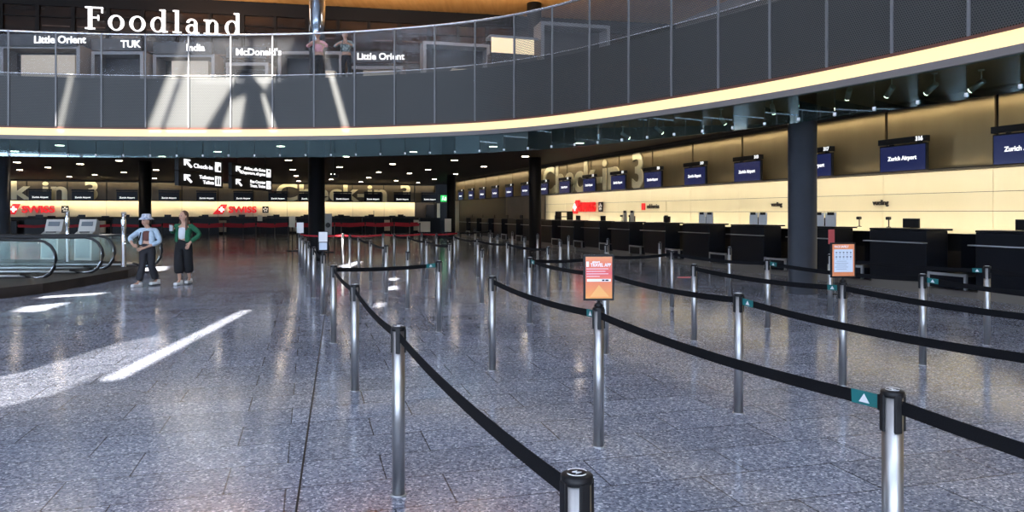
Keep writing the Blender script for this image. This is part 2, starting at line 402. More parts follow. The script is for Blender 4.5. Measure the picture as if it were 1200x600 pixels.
# dim partitions of the far desks, in recess beyond the cream panels
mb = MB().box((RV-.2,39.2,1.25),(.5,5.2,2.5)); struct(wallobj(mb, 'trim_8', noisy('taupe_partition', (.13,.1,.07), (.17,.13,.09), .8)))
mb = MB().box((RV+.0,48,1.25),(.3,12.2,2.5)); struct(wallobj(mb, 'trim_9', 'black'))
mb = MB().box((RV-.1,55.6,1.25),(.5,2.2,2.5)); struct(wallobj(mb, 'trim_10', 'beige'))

def area(name, loc, rot, sx, sy, power, col):
    L = bpy.data.lights.new(name, 'AREA'); L.shape = 'RECTANGLE'; L.size = sx; L.size_y = sy; L.energy = power; L.color = col
    o = bpy.data.objects.new(name, L); COL.objects.link(o); o.location = loc; o.rotation_euler = rot; return o
def wall_lamp(v, u, z, length, w, power, col, tilt, name, axis='u'):
    """long lamp: tilt 0 shines down, positive tilts towards the wall"""
    o = area(name, W(v,u,z), (0,0,0), w, length, power, col)
    if axis == 'u': o.matrix_world = Matrix.Translation(W(v,u,z)) @ Matrix.Rotation(A,4,'Z') @ Matrix.Rotation(-tilt,4,'Y')
    else: o.matrix_world = Matrix.Translation(W(v,u,z)) @ Matrix.Rotation(A+PI/2,4,'Z') @ Matrix.Rotation(-tilt,4,'Y')
    return o
WARM = (1,.84,.55)
wall_lamp(13.42, 16, 2.49, 40, .05, 165, (1,.88,.68), .7, 'cove_lamp')
wall_lamp(13.5, 16, 1.2, 40, .05, 150, (1,.88,.68), PI-.9, 'cream_wall_fill')  # added lamp, evens the light on the cream panels from below
wall_lamp(13.80, 26, 3.93, 60, .05, 210, (1,.86,.62), .2, 'cove_lamp')

# airline marks on the cream wall
def wall_text(s, size, m, v, u, z, name='lettering', depth=.03, parent=None, **k):
    o = text(s, size, m, name, parent, W(v,u,z), (PI/2,0,A-PI/2), depth, **k); return o
def x2u(x, v):
    k = (x-600)/F; Y = v/(k*CA+SA); return -k*Y*SA+Y*CA
for x in (1033, 911):
    o = wall_text('vueling', .17, 'seam', RV-.03, x2u(x,RV), 1.84, 'airline_sign', .02, bold=.004)
    tag(o, 'small dark vueling wordmark on the cream wall %s' % ('right of the big front column' if x > 1000 else 'just left of the big front column'), 'sign', 'airline wordmarks')
def swiss(loc, rz, sc_, label, alliance=True):
    r = empty('airline_sign', loc, rz, label=label, cat='sign', group='red SWISS signs')
    # tail fin: leaning parallelogram with a white cross
    fin = MB().prism([(-1.95,-.33),(-1.30,-.33),(-.98,.36),(-1.38,.36)], -.05, .03, M4=Matrix.Rotation(PI/2,4,'X')).build('tail_fin', 'red', r)
    c = (-1.36,-.04,.0)
    MB().box(c,(.36,.02,.11)).box(c,(.11,.02,.36)).build('cross', 'text', fin, (0,-.045,0))
    text('SWISS', .62, 'red', 'lettering', r, (.02,-.02,-.02), (PI/2,0,0), .1, bold=.018, sx=1.13)
    if alliance:
        q = MB().box((1.55,0,0),(.42,.04,.46)).build('alliance_badge', 'black', r)
        mb = MB()
        for i in range(5):
            a = PI/2+i*2*PI/5; b = a+.45
            mb.prism([(.05*math.cos(a-.5),.05*math.sin(a-.5)),(.17*math.cos(a-.25),.17*math.sin(a-.25)),(.17*math.cos(b),.17*math.sin(b)),(.06*math.cos(b),.06*math.sin(b))], .02, .03, M4=Matrix.Translation((1.55,0,0)) @ Matrix.Rotation(PI/2,4,'X'))
        mb.build('star_mark', 'paper', q)
    r.scale = (sc_,)*3
    return r
swiss(W(RV-.12, x2u(691,RV), 1.86), A-PI/2, .92, 'red SWISS sign with tail fin on the cream wall behind the right desks')
r = empty('airline_sign', W(RV-.02, x2u(764,RV), 1.84), A-PI/2, label='edelweiss sign with small red mark on the cream right wall', cat='sign')
MB().box((0,0,0),(2.2,.02,.36)).build('sign_panel', 'beige', r)
MB().box((-.58,-.03,0),(.26,.03,.26)).build('red_mark', 'red', r)
text('edelweiss', .24, 'seam', 'lettering', r, (.17,-.03,0), (PI/2,0,0), .02, bold=.004)

# giant Check-in 3 letters
def giant(loc, rz, label):
    o = empty('wall_lettering', loc, rz, label=label, cat='lettering', group='giant Check-in 3 letters')
    t = text('Check-in', 1.95, 'goldletter', 'word', o, (-5.56,0,0), (PI/2,0,0), .05, bold=.05, align='LEFT')
    t.scale.x = 9.0/max(v.co.x for v in t.data.vertices)
    t = text('3', 1.95, 'goldletter', 'numeral', o, (4.5,0,0), (PI/2,0,0), .05, bold=.05, align='LEFT'); t.scale.x = 1.1
giant(W(RV+.05, 31.4, 3.2), A-PI/2, 'giant pale gold Check-in 3 letters on the right wall above the desks')

# monitors over the right desks
def monitor(num, loc, rz, label, w=1.3, h=.62, scr='screen', big=True, group='check-in monitors over the right desks', txt=.13):
    r = empty('check_in_monitor', loc, rz, label=label, cat='monitor', group=group)
    MB().box((0,.03,0),(w,.07,h), bev=.008).build('screen_housing', 'black', r)
    MB().box((0,-.008,0),(w-.06,.012,h-.06)).build('display', scr, r)
    MB().box((0,.02,h/2+.09),(w+.03,.12,.13), bev=.006).build('number_bar', 'black', r)
    mb = MB()
    for s_ in (-.3,.3): mb.box((s_*w,.09,.15),(.04,.1,.5))
    mb.build('bracket', 'black', r)
    text('Zurich Airport', txt, 'text', 'caption', r, (0,-.018,0 if num else -.12), (PI/2,0,0), .004, bold=.003)
    if num: text(num, .13, 'text', 'number', r, (w/2-.16,-.045,h/2+.09), (PI/2,0,0), .004, bold=.004)
    return r
P2 = 13.7/4.82
for n in range(-2, 16):
    u = P2*(n+6.22)-13.7*SA/CA
    num = str(316+n) if n >= 0 else str(316+n)
    monitor(num, W(13.66,u,2.83), A-PI/2, 'navy check-in monitor numbered %s above the right desks' % num)

# check-in desks in front of the right wall
def desk(loc, rz, label, w, front_h=1.25, kind='right'):
    """local x = along the desk row, -y = towards the passengers"""
    r = empty('check_in_desk', loc, rz, label=label, cat='desk', group='check-in desks by the %s wall' % kind)
    MB().box((0,.28,.73),(w,.56,1.02), bev=.01).build('front_panel', 'desk', r)
    MB().box((0,.34,1.26),(w+.04,.66,.035), bev=.006).build('countertop', 'desk', r)
    MB().box((-.03,-.05,1.0),(w+.1,.12,.022), bev=.004).build('bag_ledge', 'steeltrim', r)
    MB().box((0,.3,.11),(w,.5,.22)).build('base', 'plinth', r)
    # screen on the staff side
    mb = MB().box((-.15*w,.62,1.38),(.42,.04,.2), bev=.008).box((-.15*w,.64,1.3),(.06,.04,.08)); mb.build('staff_screen', 'black', r)
    # baggage scale in the gap beside the desk
    g = w/2+.48
    MB().box((g,.45,.28),(.82,.95,.24)).build('conveyor', 'desk', r)
    MB().box((g,-.01,.42),(.84,.05,.05)).box((g-.4,-.01,.3),(.05,.05,.3)).box((g+.4,-.01,.3),(.05,.05,.3)).build('conveyor_frame', 'steeltrim', r)
    MB().box((g,1.0,.7),(.9,.25,.95)).build('conveyor_hood', 'desk', r)
    return r
DV, DP = 12.43, 12.43/4.92
for n in range(-2, 15):
    # desk centre line: 1/(x-310) = .00021 (n+6.42)
    u = DP*(n+6.42)-DV*SA/CA
    lab = 'black check-in desk with silver bag ledge below monitor %d' % (316+n)
    r = desk(W(DV,u,0), A-PI/2, lab, 1.45)
    if n in (2,3,1):
        q = empty('notice_holder', W(DV+.3,u-.1,1.28), A-PI/2, label='white printed notice standing on the desk below monitor %d' % (316+n), cat='notice', group='notices on the right desks')
        for s_ in (-.2,.2):
            MB().box((s_,0,.16),(.34,.015,.32)).build('sheet', 'paper', q); MB().box((s_*1.05,-.01,.3),(.22,.01,.07)).build('dark_header', 'seam', q)
    if n == 5:
        q = empty('notice_holder', W(DV+.3,u-.1,1.28), A-PI/2, label='pair of tan notices standing on a right desk below the edelweiss sign', cat='notice', group='notices on the right desks')
        for s_ in (-.28,.28): MB().box((s_,0,.2),(.3,.015,.4)).build('sheet', 'cardboard', q); MB().box((s_,-.01,.36),(.2,.01,.08)).build('dark_header', 'seam', q)
struct(wallobj(MB().box((13.0,16,.06),(.9,44,.12)), 'trim_11', 'plinth'))
struct(wallobj(MB().box((13.35,16,1.0),(.06,44,.35)), 'trim_12', 'black'))
# red portrait card, small cup-shaped dispenser and staff chairs on the right desks
q = empty('notice_stand', px(974.3,14.6,0), .1)
MB().box((0,0,1.13),(.13,.015,.29), bev=.004).build('card', mat('faded_red_card', (.5,.08,.08), .6), q); MB().tube([(0,.02,.01),(0,.02,1.2)], .01, 8).lathe([(.12,0),(.12,.01),(.02,.02)], 16, c=(0,.02,0)).build('stand', 'black', q)
tag(q, 'small upright red card standing by the desk behind the pace safely poster', 'notice')
for i, (x, d) in enumerate(((1007,13.0),(1041.5,12.95),(781,13.0),(729,13.0),(739,13.0),(655,13.0))):
    u = x2u(x, d)
    r = empty('desk_scanner', W(d,u,1.28), A-PI/2+.4, label='small black scanner on the desk counter, %s from the right' % ORD[i], cat='scanner', group='scanners on the right desks')
    MB().lathe([(.05,0),(.05,.012),(.012,.02),(.012,.16),(.012,.17)], 12).build('stand', 'black', r)
    MB().box((0,-.02,.2),(.08,.13,.07), bev=.015).build('head', 'black', r)
# arch printer / detector frame at far desks (black frame, pale inside)
r = empty('desk_shelf_unit', px(661,33.2,1.285), A-PI/2+.2, label='black open shelf frame on the far right desks beside the SWISS sign', cat='shelf')
MB().box((0,0,.36),(.95,.3,.05)).box((-.46,0,.17),(.05,.3,.34)).box((.46,0,.17),(.05,.3,.34)).box((0,0,.14),(.9,.28,.04)).build('frame', 'black', r)

# ------------------------------------------------------------------ back wall
BU = 63.0
struct(wallobj(MB().box((-18,BU+.4,2.1),(76,.3,4.2)), 'wall_back', 'seam'))
mb = MB(); mg = MB()
def x2v(x, u):
    k = (x-600)/F; return u*(SA+k*CA)/(CA-k*SA)
bp = [x2v(503.6,BU)-2.62*k-1.3 for k in range(-1, 20)]
for a in bp:
    b = a+2.62
    if a+1 < x2v(498,BU):
        mb.box(((a+b)/2,BU+.02,1.9),(2.6,.04,1.2))
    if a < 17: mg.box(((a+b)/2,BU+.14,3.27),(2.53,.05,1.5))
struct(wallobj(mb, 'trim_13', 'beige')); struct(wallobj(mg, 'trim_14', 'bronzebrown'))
struct(wallobj(MB().box((-14,BU-.2,2.53),(62,.5,.05)), 'trim_15', 'seam'))
struct(wallobj(MB().box((-14,BU-.3,3.98),(62,.05,.12)), 'trim_16', 'seam'))
wall_lamp(-8, BU-.38, 2.49, 46, .05, 480, (1,.8,.55), .3, 'cove_lamp', 'v')
wall_lamp(-8, BU-.12, 3.92, 46, .05, 190, WARM, .2, 'cove_lamp', 'v')
# dark doorway and recess at the right end of the back wall
struct(wallobj(MB().box((x2v(505.5,BU)+.0,BU-.1,1.15),(.9,.1,2.3)), 'door_1', 'black'))
struct(wallobj(MB().box((x2v(516,BU)+1.0,BU-.2,1.9),(3.0,.4,4.3)), 'trim_17', 'black'))
struct(wallobj(MB().box((x2v(512.5,BU),BU-.45,1.2),(.25,.1,2.4)), 'trim_18', 'beige'))
giant(W(6.4, BU+.06, 3.2), A, 'giant pale gold Check-in 3 letters on the back wall by the black column')
giant(W(-17.4, BU+.06, 3.2), A, 'giant pale gold Check-in 3 letters on the back wall at far left')
xs = [503.6,471.5,437,401.4,361,325.6,285,242,198,149,97,47,-8]
for i, x in enumerate(xs):
    monitor(None, W(x2v(x,BU-.6),BU-.6,2.86), A, 'dark check-in monitor on the back wall, %s from the right' % ORD[i], 1.45, .66, 'blackscreen', group='check-in monitors on the back wall', txt=.17)
swiss(W(x2v(284,BU),BU-.1,1.86), A, 1.13, 'red SWISS sign in the middle of the back wall')
swiss(W(x2v(45,BU),BU-.1,1.86), A, 1.13, 'red SWISS sign at the left end of the back wall')
for i, x in enumerate(xs):
    u = 59.0
    r = empty('check_in_desk', W(x2v(x,u),u,0), A, label='dark check-in counter at the back wall, %s from the right' % ORD[i], cat='desk', group='check-in desks by the back wall')
    MB().box((0,0,.6),(1.7,.6,1.2), bev=.01).build('front_panel', 'desk', r)
    MB().box((-.1,.2,1.32),(.45,.05,.3)).build('staff_screen', 'black', r)
    MB().box((1.1,.3,.6),(.5,.4,.85)).build('side_cabinet', 'cardboard' if i % 3 else 'desk', r)
struct(wallobj(MB().box((-12,60.6,.55),(56,.2,1.1)), 'trim_19', 'black'))
# exit sign
r = empty('exit_sign', px(520,58,2.72), A*.2, label='green lit emergency exit sign at the far corner', cat='sign')
MB().box((0,0,0),(.48,.12,.5), bev=.01).build('sign_box', 'exit', r)
MB().box((-.05,-.07,.03),(.06,.01,.16)).box((-.05,-.07,.15),(.06,.01,.06)).box((-.1,-.07,-.08),(.05,.01,.14),).box((.02,-.07,-.08),(.05,.01,.12)).box((.14,-.07,-.02),(.12,.01,.26)).build('running_figure', 'text', r)
MB().box((0,0,.75),(.02,.02,1.1)).build('hanger', 'black', r)

# ------------------------------------------------------------------ columns
def column(x, Y, r, m, z1=4.05):
    p = px(x, Y); struct(MB().lathe([(r+.012,0),(r+.012,.04),(r,.05),(r,z1)], 40, m and (0,0,0)).build('column', m, None, (p.x,p.y,0)))
p = Vector((5.78,14.78))
struct(MB().lathe([(.31,0),(.31,.006),(.272,.012),(.272,4.05)], 48).build('column', 'column', None, (p.x,p.y,0)))
column(371,25.2,.275,'darkcol'); column(627,33,.275,'darkcol'); column(170,35.4,.275,'darkcol'); column(528.5,48,.275,'darkcol'); column(0,24.8,.29,'column')

# ------------------------------------------------------------------ downlights
lights = [(17,177),(70,170),(20,190),(23,199),(56,196),(94,192),(81,207),(111,204.6),(139.5,188),(145,201.7),(190,183),(183,199),(181,209),(255,177.5),(329,171),(338,187.5),(343,198.5),(347,206),(350,212),(398,195.5),(405.5,183),(390,203.8),(388,210),(444,201.5),(432,208),(423,213),(460,192),(480,203),(464,211.6),(484.6,177.6),(501.6,198.6),(532.6,187.6),(534,203.6),(509,209.8),(490,214),(567,195),(578,171.4),(615.5,183),(679.5,167.3)]
proto = None
for i, (x, y) in enumerate(lights):
    Y = (4.05-CH)*F/(HY-y); p = px(x, Y, 4.05)
    k = dict(label='round white recessed downlight in the dark brown ceiling', cat='downlight', group='downlights in the dark ceiling')
    if proto is None:
        proto = empty('downlight', p, 0, **k)
        MB().lathe([(.19,-.012),(.19,0),(.14,0),(.14,-.012),(.19,-.012)][:3], 24).build('trim_ring', 'greytrim', proto)
        MB().lathe([(0,-.02),(.145,-.02),(.145,0)], 24).build('diffuser', 'bulb', proto)
    else: dup(proto, p, 0, **k)
# small cylindrical spots near the ring on the right, with white arms reflecting
sp = [((995,13.6)),((1045,13.3)),((1095,13.0)),((1150,12.7)),((845,17.5)),((905,15.6)),((770,19.6)),((730,21))]
pr = None
for i, (x, Y) in enumerate(sorted(sp)):
    k = dict(label='pale ceiling spotlight behind the glass panes, %s from the left' % ORD[i], cat='spotlight', group='spotlights behind the glass panes')
    if pr is None:
        pr = empty('ceiling_spotlight', px(x,Y,4.05), .5, **k)
        MB().lathe([(.012,-.22),(.012,0)], 8).lathe([(.05,-.02),(.05,0)], 12).build('stem', 'steeltrim', pr)
        MB().tube([(-.05,0,-.2),(.2,0,-.32)], .05, 12).build('lamp_body', 'steeltrim', pr)
        MB().tube([(.2,0,-.32),(.215,0,-.327)], .045, 12).build('lens', 'bulb', pr)
    else: dup(pr, px(x,Y,4.05), .5+i*.2, **k)

# ------------------------------------------------------------------ hanging direction signs
def hsign(PL, PR, z0, z1, lines, label):
    d = PR-PL; L = d.length; ang = math.atan2(d.y, d.x); mid = (PL+PR)/2
    r = empty('hanging_sign', (mid.x,mid.y,z0), ang, label=label, cat='sign', group='hanging direction signs')
    h = (z1-z0)/2-.015
    for k, (txts, icon) in enumerate(lines):
        zc = (z1-z0)*(.75 if k == 0 else .25)
        pn = MB().box((0,0,zc),(L,.14,h), bev=.008).build('sign_panel', 'black', r)
        # arrow pointing up-left, at the left end
        T = Matrix.Translation((-L/2+.55,-.08,zc)) @ Matrix.Diagonal((1.9,1,1,1)) @ Matrix.Rotation(PI/2,4,'X')
        MB().prism([(-.13,.14),(.07,.14),(.07,.085),(-.03,.085),(.14,-.09),(.09,-.14),(-.08,.03),(-.08,-.07),(-.13,-.07)], 0, .01, M4=T).build('arrow', 'text', pn)
        if len(txts) == 1: text(txts[0], .2, 'text', 'caption', pn, (.35,-.08,zc-.05), (PI/2,0,0), .01, bold=.004, sx=1.75)
        else:
            for j, t in enumerate(txts): text(t, .165, 'text', 'caption', pn, (L/2-.66,-.08,zc+.09-.17*j), (PI/2,0,0), .01, bold=.004, sx=1.6, align='RIGHT')
        ic = MB().box((L/2-.36,-.076,zc),(.40,.012,.34)).build('pictogram', 'text', pn)
        mb = MB()
        if icon == 'bag': mb.box((L/2-.28,-.086,zc-.06),(.16,.01,.14)).box((L/2-.28,-.086,zc+.03),(.08,.01,.05))
        elif icon == 'wc': mb.box((L/2-.45,-.086,zc-.02),(.07,.01,.2)).box((L/2-.27,-.086,zc-.02),(.07,.01,.2)).box((L/2-.36,-.086,zc),(.015,.01,.26)).box((L/2-.45,-.086,zc+.12),(.05,.01,.05)).box((L/2-.27,-.086,zc+.12),(.05,.01,.05))
        elif icon == 'info': mb.box((L/2-.36,-.086,zc+.1),(.2,.01,.05)).box((L/2-.33,-.086,zc+.05),(.2,.01,.04))
        else: mb.box((L/2-.36,-.086,zc),(.34,.01,.03)).box((L/2-.42,-.086,zc-.09),(.06,.01,.06)).box((L/2-.28,-.086,zc+.09),(.06,.01,.06))
        mb.build('pictogram_mark', 'black', ic)
    for s_ in (-.35,.35): MB().tube([(s_*L,0,z1-z0),(s_*L,0,4.05-z0)], .012, 6).build('hanger', 'black', r)
hsign(Vector((-10.98,24.3)), Vector((-10.66,27.2)), 2.49, 3.5, [(['Check-in 1 2'],'bag'),(['Toiletten','Toilets'],'wc')], 'black hanging sign to Check-in 1 2 and toilets, nearer one')
hsign(Vector((-10.9,28.7)), Vector((-10.47,32.2)), 2.53, 3.55, [(['Airline, alle Gates','Departure, all gates'],'info'),(['Bus Counter','Tram, Trains'],'x')], 'black hanging sign to gates, buses and trains, farther one')

# ------------------------------------------------------------------ barrier posts
PH = .955; BZ = .90
def post_proto():
    r = empty('barrier_post')
    MB().lathe([(.036,.004),(.036,PH-.02)], 28).build('pole', 'steel', r)
    MB().lathe([(.047,0),(.047,.005),(.037,.008)], 24).build('floor_collar', 'steeltrim', r)
    c = MB(); c.lathe([(.0375,PH-.022),(.0405,PH-.018),(.0405,PH-.003),(.037,PH),(0,PH+.002)], 28)
    for k in range(4):
        a = k*PI/2+.45; c.box((.036*math.cos(a),.036*math.sin(a),PH-.08),(.014,.026,.135), rz=a, bev=.003)
    cc = c.build('belt_head', 'black', r)
    b = MB().tube([(.026*math.cos(t*PI/10),.026*math.sin(t*PI/10),PH+.0045) for t in range(1,9)], .0012, 5)
    b.tube([(.026*math.cos(t*PI/10+PI),.026*math.sin(t*PI/10+PI),PH+.0045) for t in range(1,9)], .0012, 5)
    b.prism([(-.012,.002),(.002,.012),(-.002,.002),(.012,.001),(-.004,-.012),(0,-.001)], PH+.003, PH+.005)
    b.build('cap_emblem', 'white', cc)
    return r
PP = post_proto(); first_used = [False]
rows = {   # name: list of (bearing px, distance m)
 'Z': [(676,1.835),(467,4.21),(416,6.67),(391,9.12),(378.5,11.64),(367.8,13.98),(361.8,16.45),(357.6,18.8),(354,21.3),(351,23.5)],
 'A': [None,(1046,2.70),(701.5,5.08),(577,7.54),(514.5,9.97),(478,12.4),(452.6,14.78),(434.3,17.36),(420.5,19.9),(410,22.0)],
 'B': [(1250,3.42),(865.5,5.93),(709,8.4),(620.8,10.74),(565,13.1),(527,15.54),(500,17.8),(478.5,20.8),(462,22.7)],
 'C': [(1349,4.45),(987.6,6.88),(813.4,9.3),(710.5,11.7),(642.5,14.1),(594.8,16.4),(560,18.4),(532.8,21.1),(511.6,22.8)],
 'D': [(1432,5.3),(1081.3,7.8),(899.6,10.3),(787.4,12.6),(710.3,15.0),(656.7,17.4),(614.8,19.7),(583,21.9)],
 'E': [(1480,6.4),(1156.7,8.96),(972.7,11.5),(854.8,14.0),(773.3,16.2),(712.3,18.3),(666.2,20.8),(630,22.6),(600.2,25.2)],
 'R': [(401.6,22.9),(449,23.5),(494,24.2),(537,25.5),(556.5,28.5),(574.5,27.6)],
}
rowname = {'Z':'leftmost row','A':'second row from the left','B':'third row from the left','C':'fourth row from the left','D':'fifth row from the left','E':'rightmost row','R':'far cross row'}
rows['A'][0] = (600+F*2.17/.6, .6)
belts = {  # consecutive indexes joined by a belt
 'Z': [(0,1),(1,2),(2,3),(4,5),(5,6),(6,7),(7,8),(8,9)],
 'A': [(0,1),(1,2),(2,3),(6,7),(7,8),(8,9)],
 'B': [(0,1),(1,2),(2,3),(5,6),(6,7),(7,8)],
 'C': [(0,1),(1,2),(4,5),(5,6),(6,7),(7,8)],
 'D': [(0,1),(1,2),(2,3)],
 'E': [(0,1),(1,2)],
 'R': [],
}
POST = {}
for rn, lst in rows.items():
    for i, (x, Y) in enumerate(lst):
        p = px(x, Y); lab = 'brushed steel barrier post, %s from the camera in the %s' % (ORD[i], rowname[rn])
        if (rn, i) == ('A', 1): lab = 'big foreground steel barrier post with green tagged belt at lower right'
        if (rn, i) == ('Z', 0): lab = 'nearest steel barrier post, its round black cap at the bottom edge'
        if (rn, i) == ('A', 2): lab = 'steel barrier post carrying the orange travel app poster'
        if (rn, i) == ('C', 1): lab = 'steel barrier post carrying the orange-bordered safety poster'
        if (rn, i) == ('Z', 4): lab = 'steel barrier post carrying a tilted white notice near the black column'
        if (rn, i) == ('Z', 9): lab = 'farthest steel barrier post of the leftmost row, under a white sheet'
        if rn in 'ABCDE' and rn != 'A' and i == 0 or (rn, i) == ('A', 0):
            lab = 'steel barrier post just outside the right edge, nearest in the %s' % rowname[rn]
        k = dict(label=lab, cat='barrier post', group='belt barrier posts in the queue lanes')
        if not first_used[0]: first_used[0] = True; r = PP; r.location = p; tag(r, **k)
        else: r = dup(PP, p, random.uniform(-.1,.1)-.35, **k)
        POST[(rn, i)] = r
def belt(ra, rb, m='belt', sag=.035, tagged=False):
    """belt from ra to rb, a part of rb (the post it pulls out of)"""
    a, b = Vector(ra.location), Vector(rb.location); d = (b-a); d.z = 0; L = d.length; t = d/L
    pts = []
    n = 14
    for i in range(n+1):
        s_ = i/n; q = a+t*(.042+(L-.084)*s_); pts.append(Vector((q.x, q.y, BZ-sag*4*s_*(1-s_))))
    inv = Matrix.Rotation(-ra.rotation_euler.z, 4, 'Z') @ Matrix.Translation(-a)
    MB().tube([inv @ q for q in pts], 0, flat=(.003,.05)).build('belt', m, ra)
    if tagged:
        # teal end piece with a white arrow near ra
        # pts[0..] near ra
        end = []
        for k in range(5):
            s_ = k/4*.16/L; q = a+t*(.042+(L-.084)*s_); end.append(inv @ Vector((q.x, q.y, BZ-sag*4*s_*(1-s_))))
        e = MB().tube(end, 0, flat=(.006,.052)).build('belt_end', 'teal', ra)
        nrm = Vector((t.y,-t.x,0)); 
        if nrm.dot(-a) < 0: nrm = -nrm
        c = a+t*.13; c.z = BZ-.004; w = .026
        tri = [c-t*w-Vector((0,0,.015))+nrm*.005, c+t*w-Vector((0,0,.018))+nrm*.005, c+Vector((0,0,.017))+nrm*.005]
        mb = MB(); mb.face([inv @ q for q in tri]); mb.face([inv @ (q+nrm*.001) for q in tri][::-1])
        for i in range(3):
            j = (i+1) % 3; mb.face([inv @ tri[i], inv @ tri[j], inv @ (tri[j]+nrm*.001), inv @ (tri[i]+nrm*.001)])
        mb.build('arrow_mark', 'white', e)
        mb = MB().box((0,0,BZ-.0),(.02,.03,.06), bev=.003, M4=inv @ Matrix.Translation(Vector((a.x,a.y,0))+t*.048) @ Matrix.Rotation(math.atan2(t.y,t.x),4,'Z'))
        mb.build('belt_clip', 'black', ra)
TAG = {('A',1,2),('A',2,3),('B',0,1),('C',1,2),('B',2,3)}
for rn, bl in belts.items():
    for i, j in bl:
        tg = False; ra, rb = POST[(rn,i)], POST[(rn,j)]
        if (rn,i,j) in TAG: tg = True
        if rn == 'B' and (i,j) == (0,1): ra, rb = rb, ra
        if rn == 'D' and (i,j) in ((0,1),(1,2)): ra, rb, tg = rb, ra, True
        if rn == 'E' and (i,j) == (1,2): tg = True
        if rn == 'B' and (i,j) == (2,3): ra, rb = rb, ra
        belt(ra, rb, tagged=tg)
belt(POST[('A',4)], POST[('Z',3)], sag=.02, tagged=True)
belt(POST[('B',3)], POST[('C',3)], sag=.03); belt(POST[('C',3)], POST[('D',3)], sag=.03)
belt(POST[('R',3)], POST[('R',5)], sag=.02)
for a, b in ((('Z',9),('R',0)),(('R',0),('R',1)),(('R',1),('R',2)),(('R',2),('R',3))): belt(POST[a], POST[b], 'redbelt', .03)

# posters on posts
def gradient(name, stops, axis='Z', lo=0, hi=1):
    m = mat(name, (1,1,1), .35); n, l, b = nodes(m); tc = n.new('ShaderNodeTexCoord'); sx_ = n.new('ShaderNodeSeparateXYZ'); mr = n.new('ShaderNodeMapRange'); cr = n.new('ShaderNodeValToRGB')
    mr.inputs[1].default_value = lo; mr.inputs[2].default_value = hi
    l.new(tc.outputs['Object'], sx_.inputs[0]); l.new(sx_.outputs[axis], mr.inputs[0]); l.new(mr.outputs[0], cr.inputs[0]); l.new(cr.outputs[0], b.inputs['Base Color'])
    e = cr.color_ramp.elements; e[0].position, e[0].color = stops[0][0], (*stops[0][1],1); e[1].position, e[1].color = stops[-1][0], (*stops[-1][1],1)
    for p, c in stops[1:-1]: q = e.new(p); q.color = (*c,1)
    return m
M['orange'] = gradient('orange_red_print', [(0,(.85,.33,.06)),(.4,(.8,.2,.08)),(.6,(.75,.09,.1)),(.85,(.78,.2,.09)),(1,(.8,.3,.1))], 'Z', -.15, .15)
M['orange2'] = mat('flat_orange_print', (.8,.26,.1), .35); M['orangel'] = mat('light_orange_print', (.88,.42,.12), .4); M['paleblue'] = mat('pale_blue_print', (.62,.68,.76), .4); M['greyink'] = mat('grey_ink', (.25,.27,.32), .5)
def poster(rpost, w, h, ang, kind, label, zc=None):
    p = rpost.location; zc = zc or PH+.045+h/2
    r = empty('poster_stand', (p.x,p.y,PH+.003), ang, label=label, cat='poster'); z0 = zc-PH-.003
    MB().box((0,0,z0),(w,.018,h), bev=.003).build('frame', 'black', r)
    MB().tube([(0,0,.0),(0,0,z0-h/2)], .011, 10).lathe([(.03,0),(.03,.012),(.012,.03)], 14).build('stem', 'black', r)
    iw, ih = w-.03, h-.03
    if kind == 'app':
        pr_ = MB().box((0,0,0),(iw,.003,ih)).build('print', 'orange', r, (0,-.0105,z0))
        text('TRAVEL APP', .033, 'white', 'headline', pr_, (.012,-.0025,.085), (PI/2,0,0), .001, bold=.0008, sx=.78)
        text('airport', .018, 'white', 'subheading', pr_, (-.02,-.0025,.107), (PI/2,0,0), .001, bold=.0008)
        MB().box((-.078,-.0025,.092),(.018,.001,.036)).build('phone_icon', 'white', pr_)
        mb = MB()
        for k, ww in enumerate((.15,.13,.15,.09)): mb.box((-.085+ww/2,-.0025,.06-.017*k),(ww,.001,.003))
        mb.build('small_print', 'white', pr_)
        MB().box((0,-.0025,-.018),(.165,.001,.018)).build('white_bar', 'white', pr_)
        MB().box((.055,-.0035,-.018),(.022,.001,.01)).box((.03,-.0035,-.018),(.018,.001,.01)).build('store_badge', 'black', pr_)
        MB().prism([(-.06,-.13),(.07,-.13),(-.0,-.05)], 0, .001, M4=Matrix.Translation((-.0,-.002,0)) @ Matrix.Rotation(PI/2,4,'X')).build('light_triangle', 'orangel', pr_)
    elif kind == 'safe':
        pr_ = MB().box((0,0,0),(iw,.003,ih)).build('print', 'orange2', r, (0,-.0105,z0))
        MB().box((0,-.0025,-.005),(iw-.03,.001,ih-.085)).build('pale_panel', 'paleblue', pr_)
        text('PACE SAFELY', .028, 'white', 'headline', pr_, (-.02,-.0025,ih/2-.024), (PI/2,0,0), .001, bold=.0008, sx=.85)
        mb = MB()
        for a_ in range(5):
            for b_ in range(2):
                mb.lathe([(0,0),(.009,0),(.009,.001),(0,.001)], 12, M4=Matrix.Translation((-.07+.035*a_,-.0035,.07-.04*b_)) @ Matrix.Rotation(PI/2,4,'X')); mb.box((-.07+.035*a_,-.0035,.05-.04*b_),(.02,.001,.003))
        for k in range(5): mb.box((-.02,-.0035,-.01-.018*k),(.13 if k % 2 else .1,.001,.004))
        mb.build('pictograms', 'greyink', pr_)
    else:
        pr_ = MB().box((0,0,0),(iw+.01,.003,ih*.55)).build('print', 'paper', r, (0,-.0105,z0+ih*.24))
        MB().box((0,0,0),(iw,.003,ih*.4)).build('lower_print', 'paleblue', r, (0,-.0105,z0-ih*.28))
    return r
poster(POST[('A',2)], .212, .315, .06, 'app', 'black framed orange TRAVEL APP poster on a front barrier post')
poster(POST[('C',1)], .245, .325, .12, 'safe', 'black framed poster with orange border and pictograms on the right barrier')
poster(POST[('Z',4)], .15, .31, .35, 'paper', 'tilted white notice in a black frame on the left row of barriers')
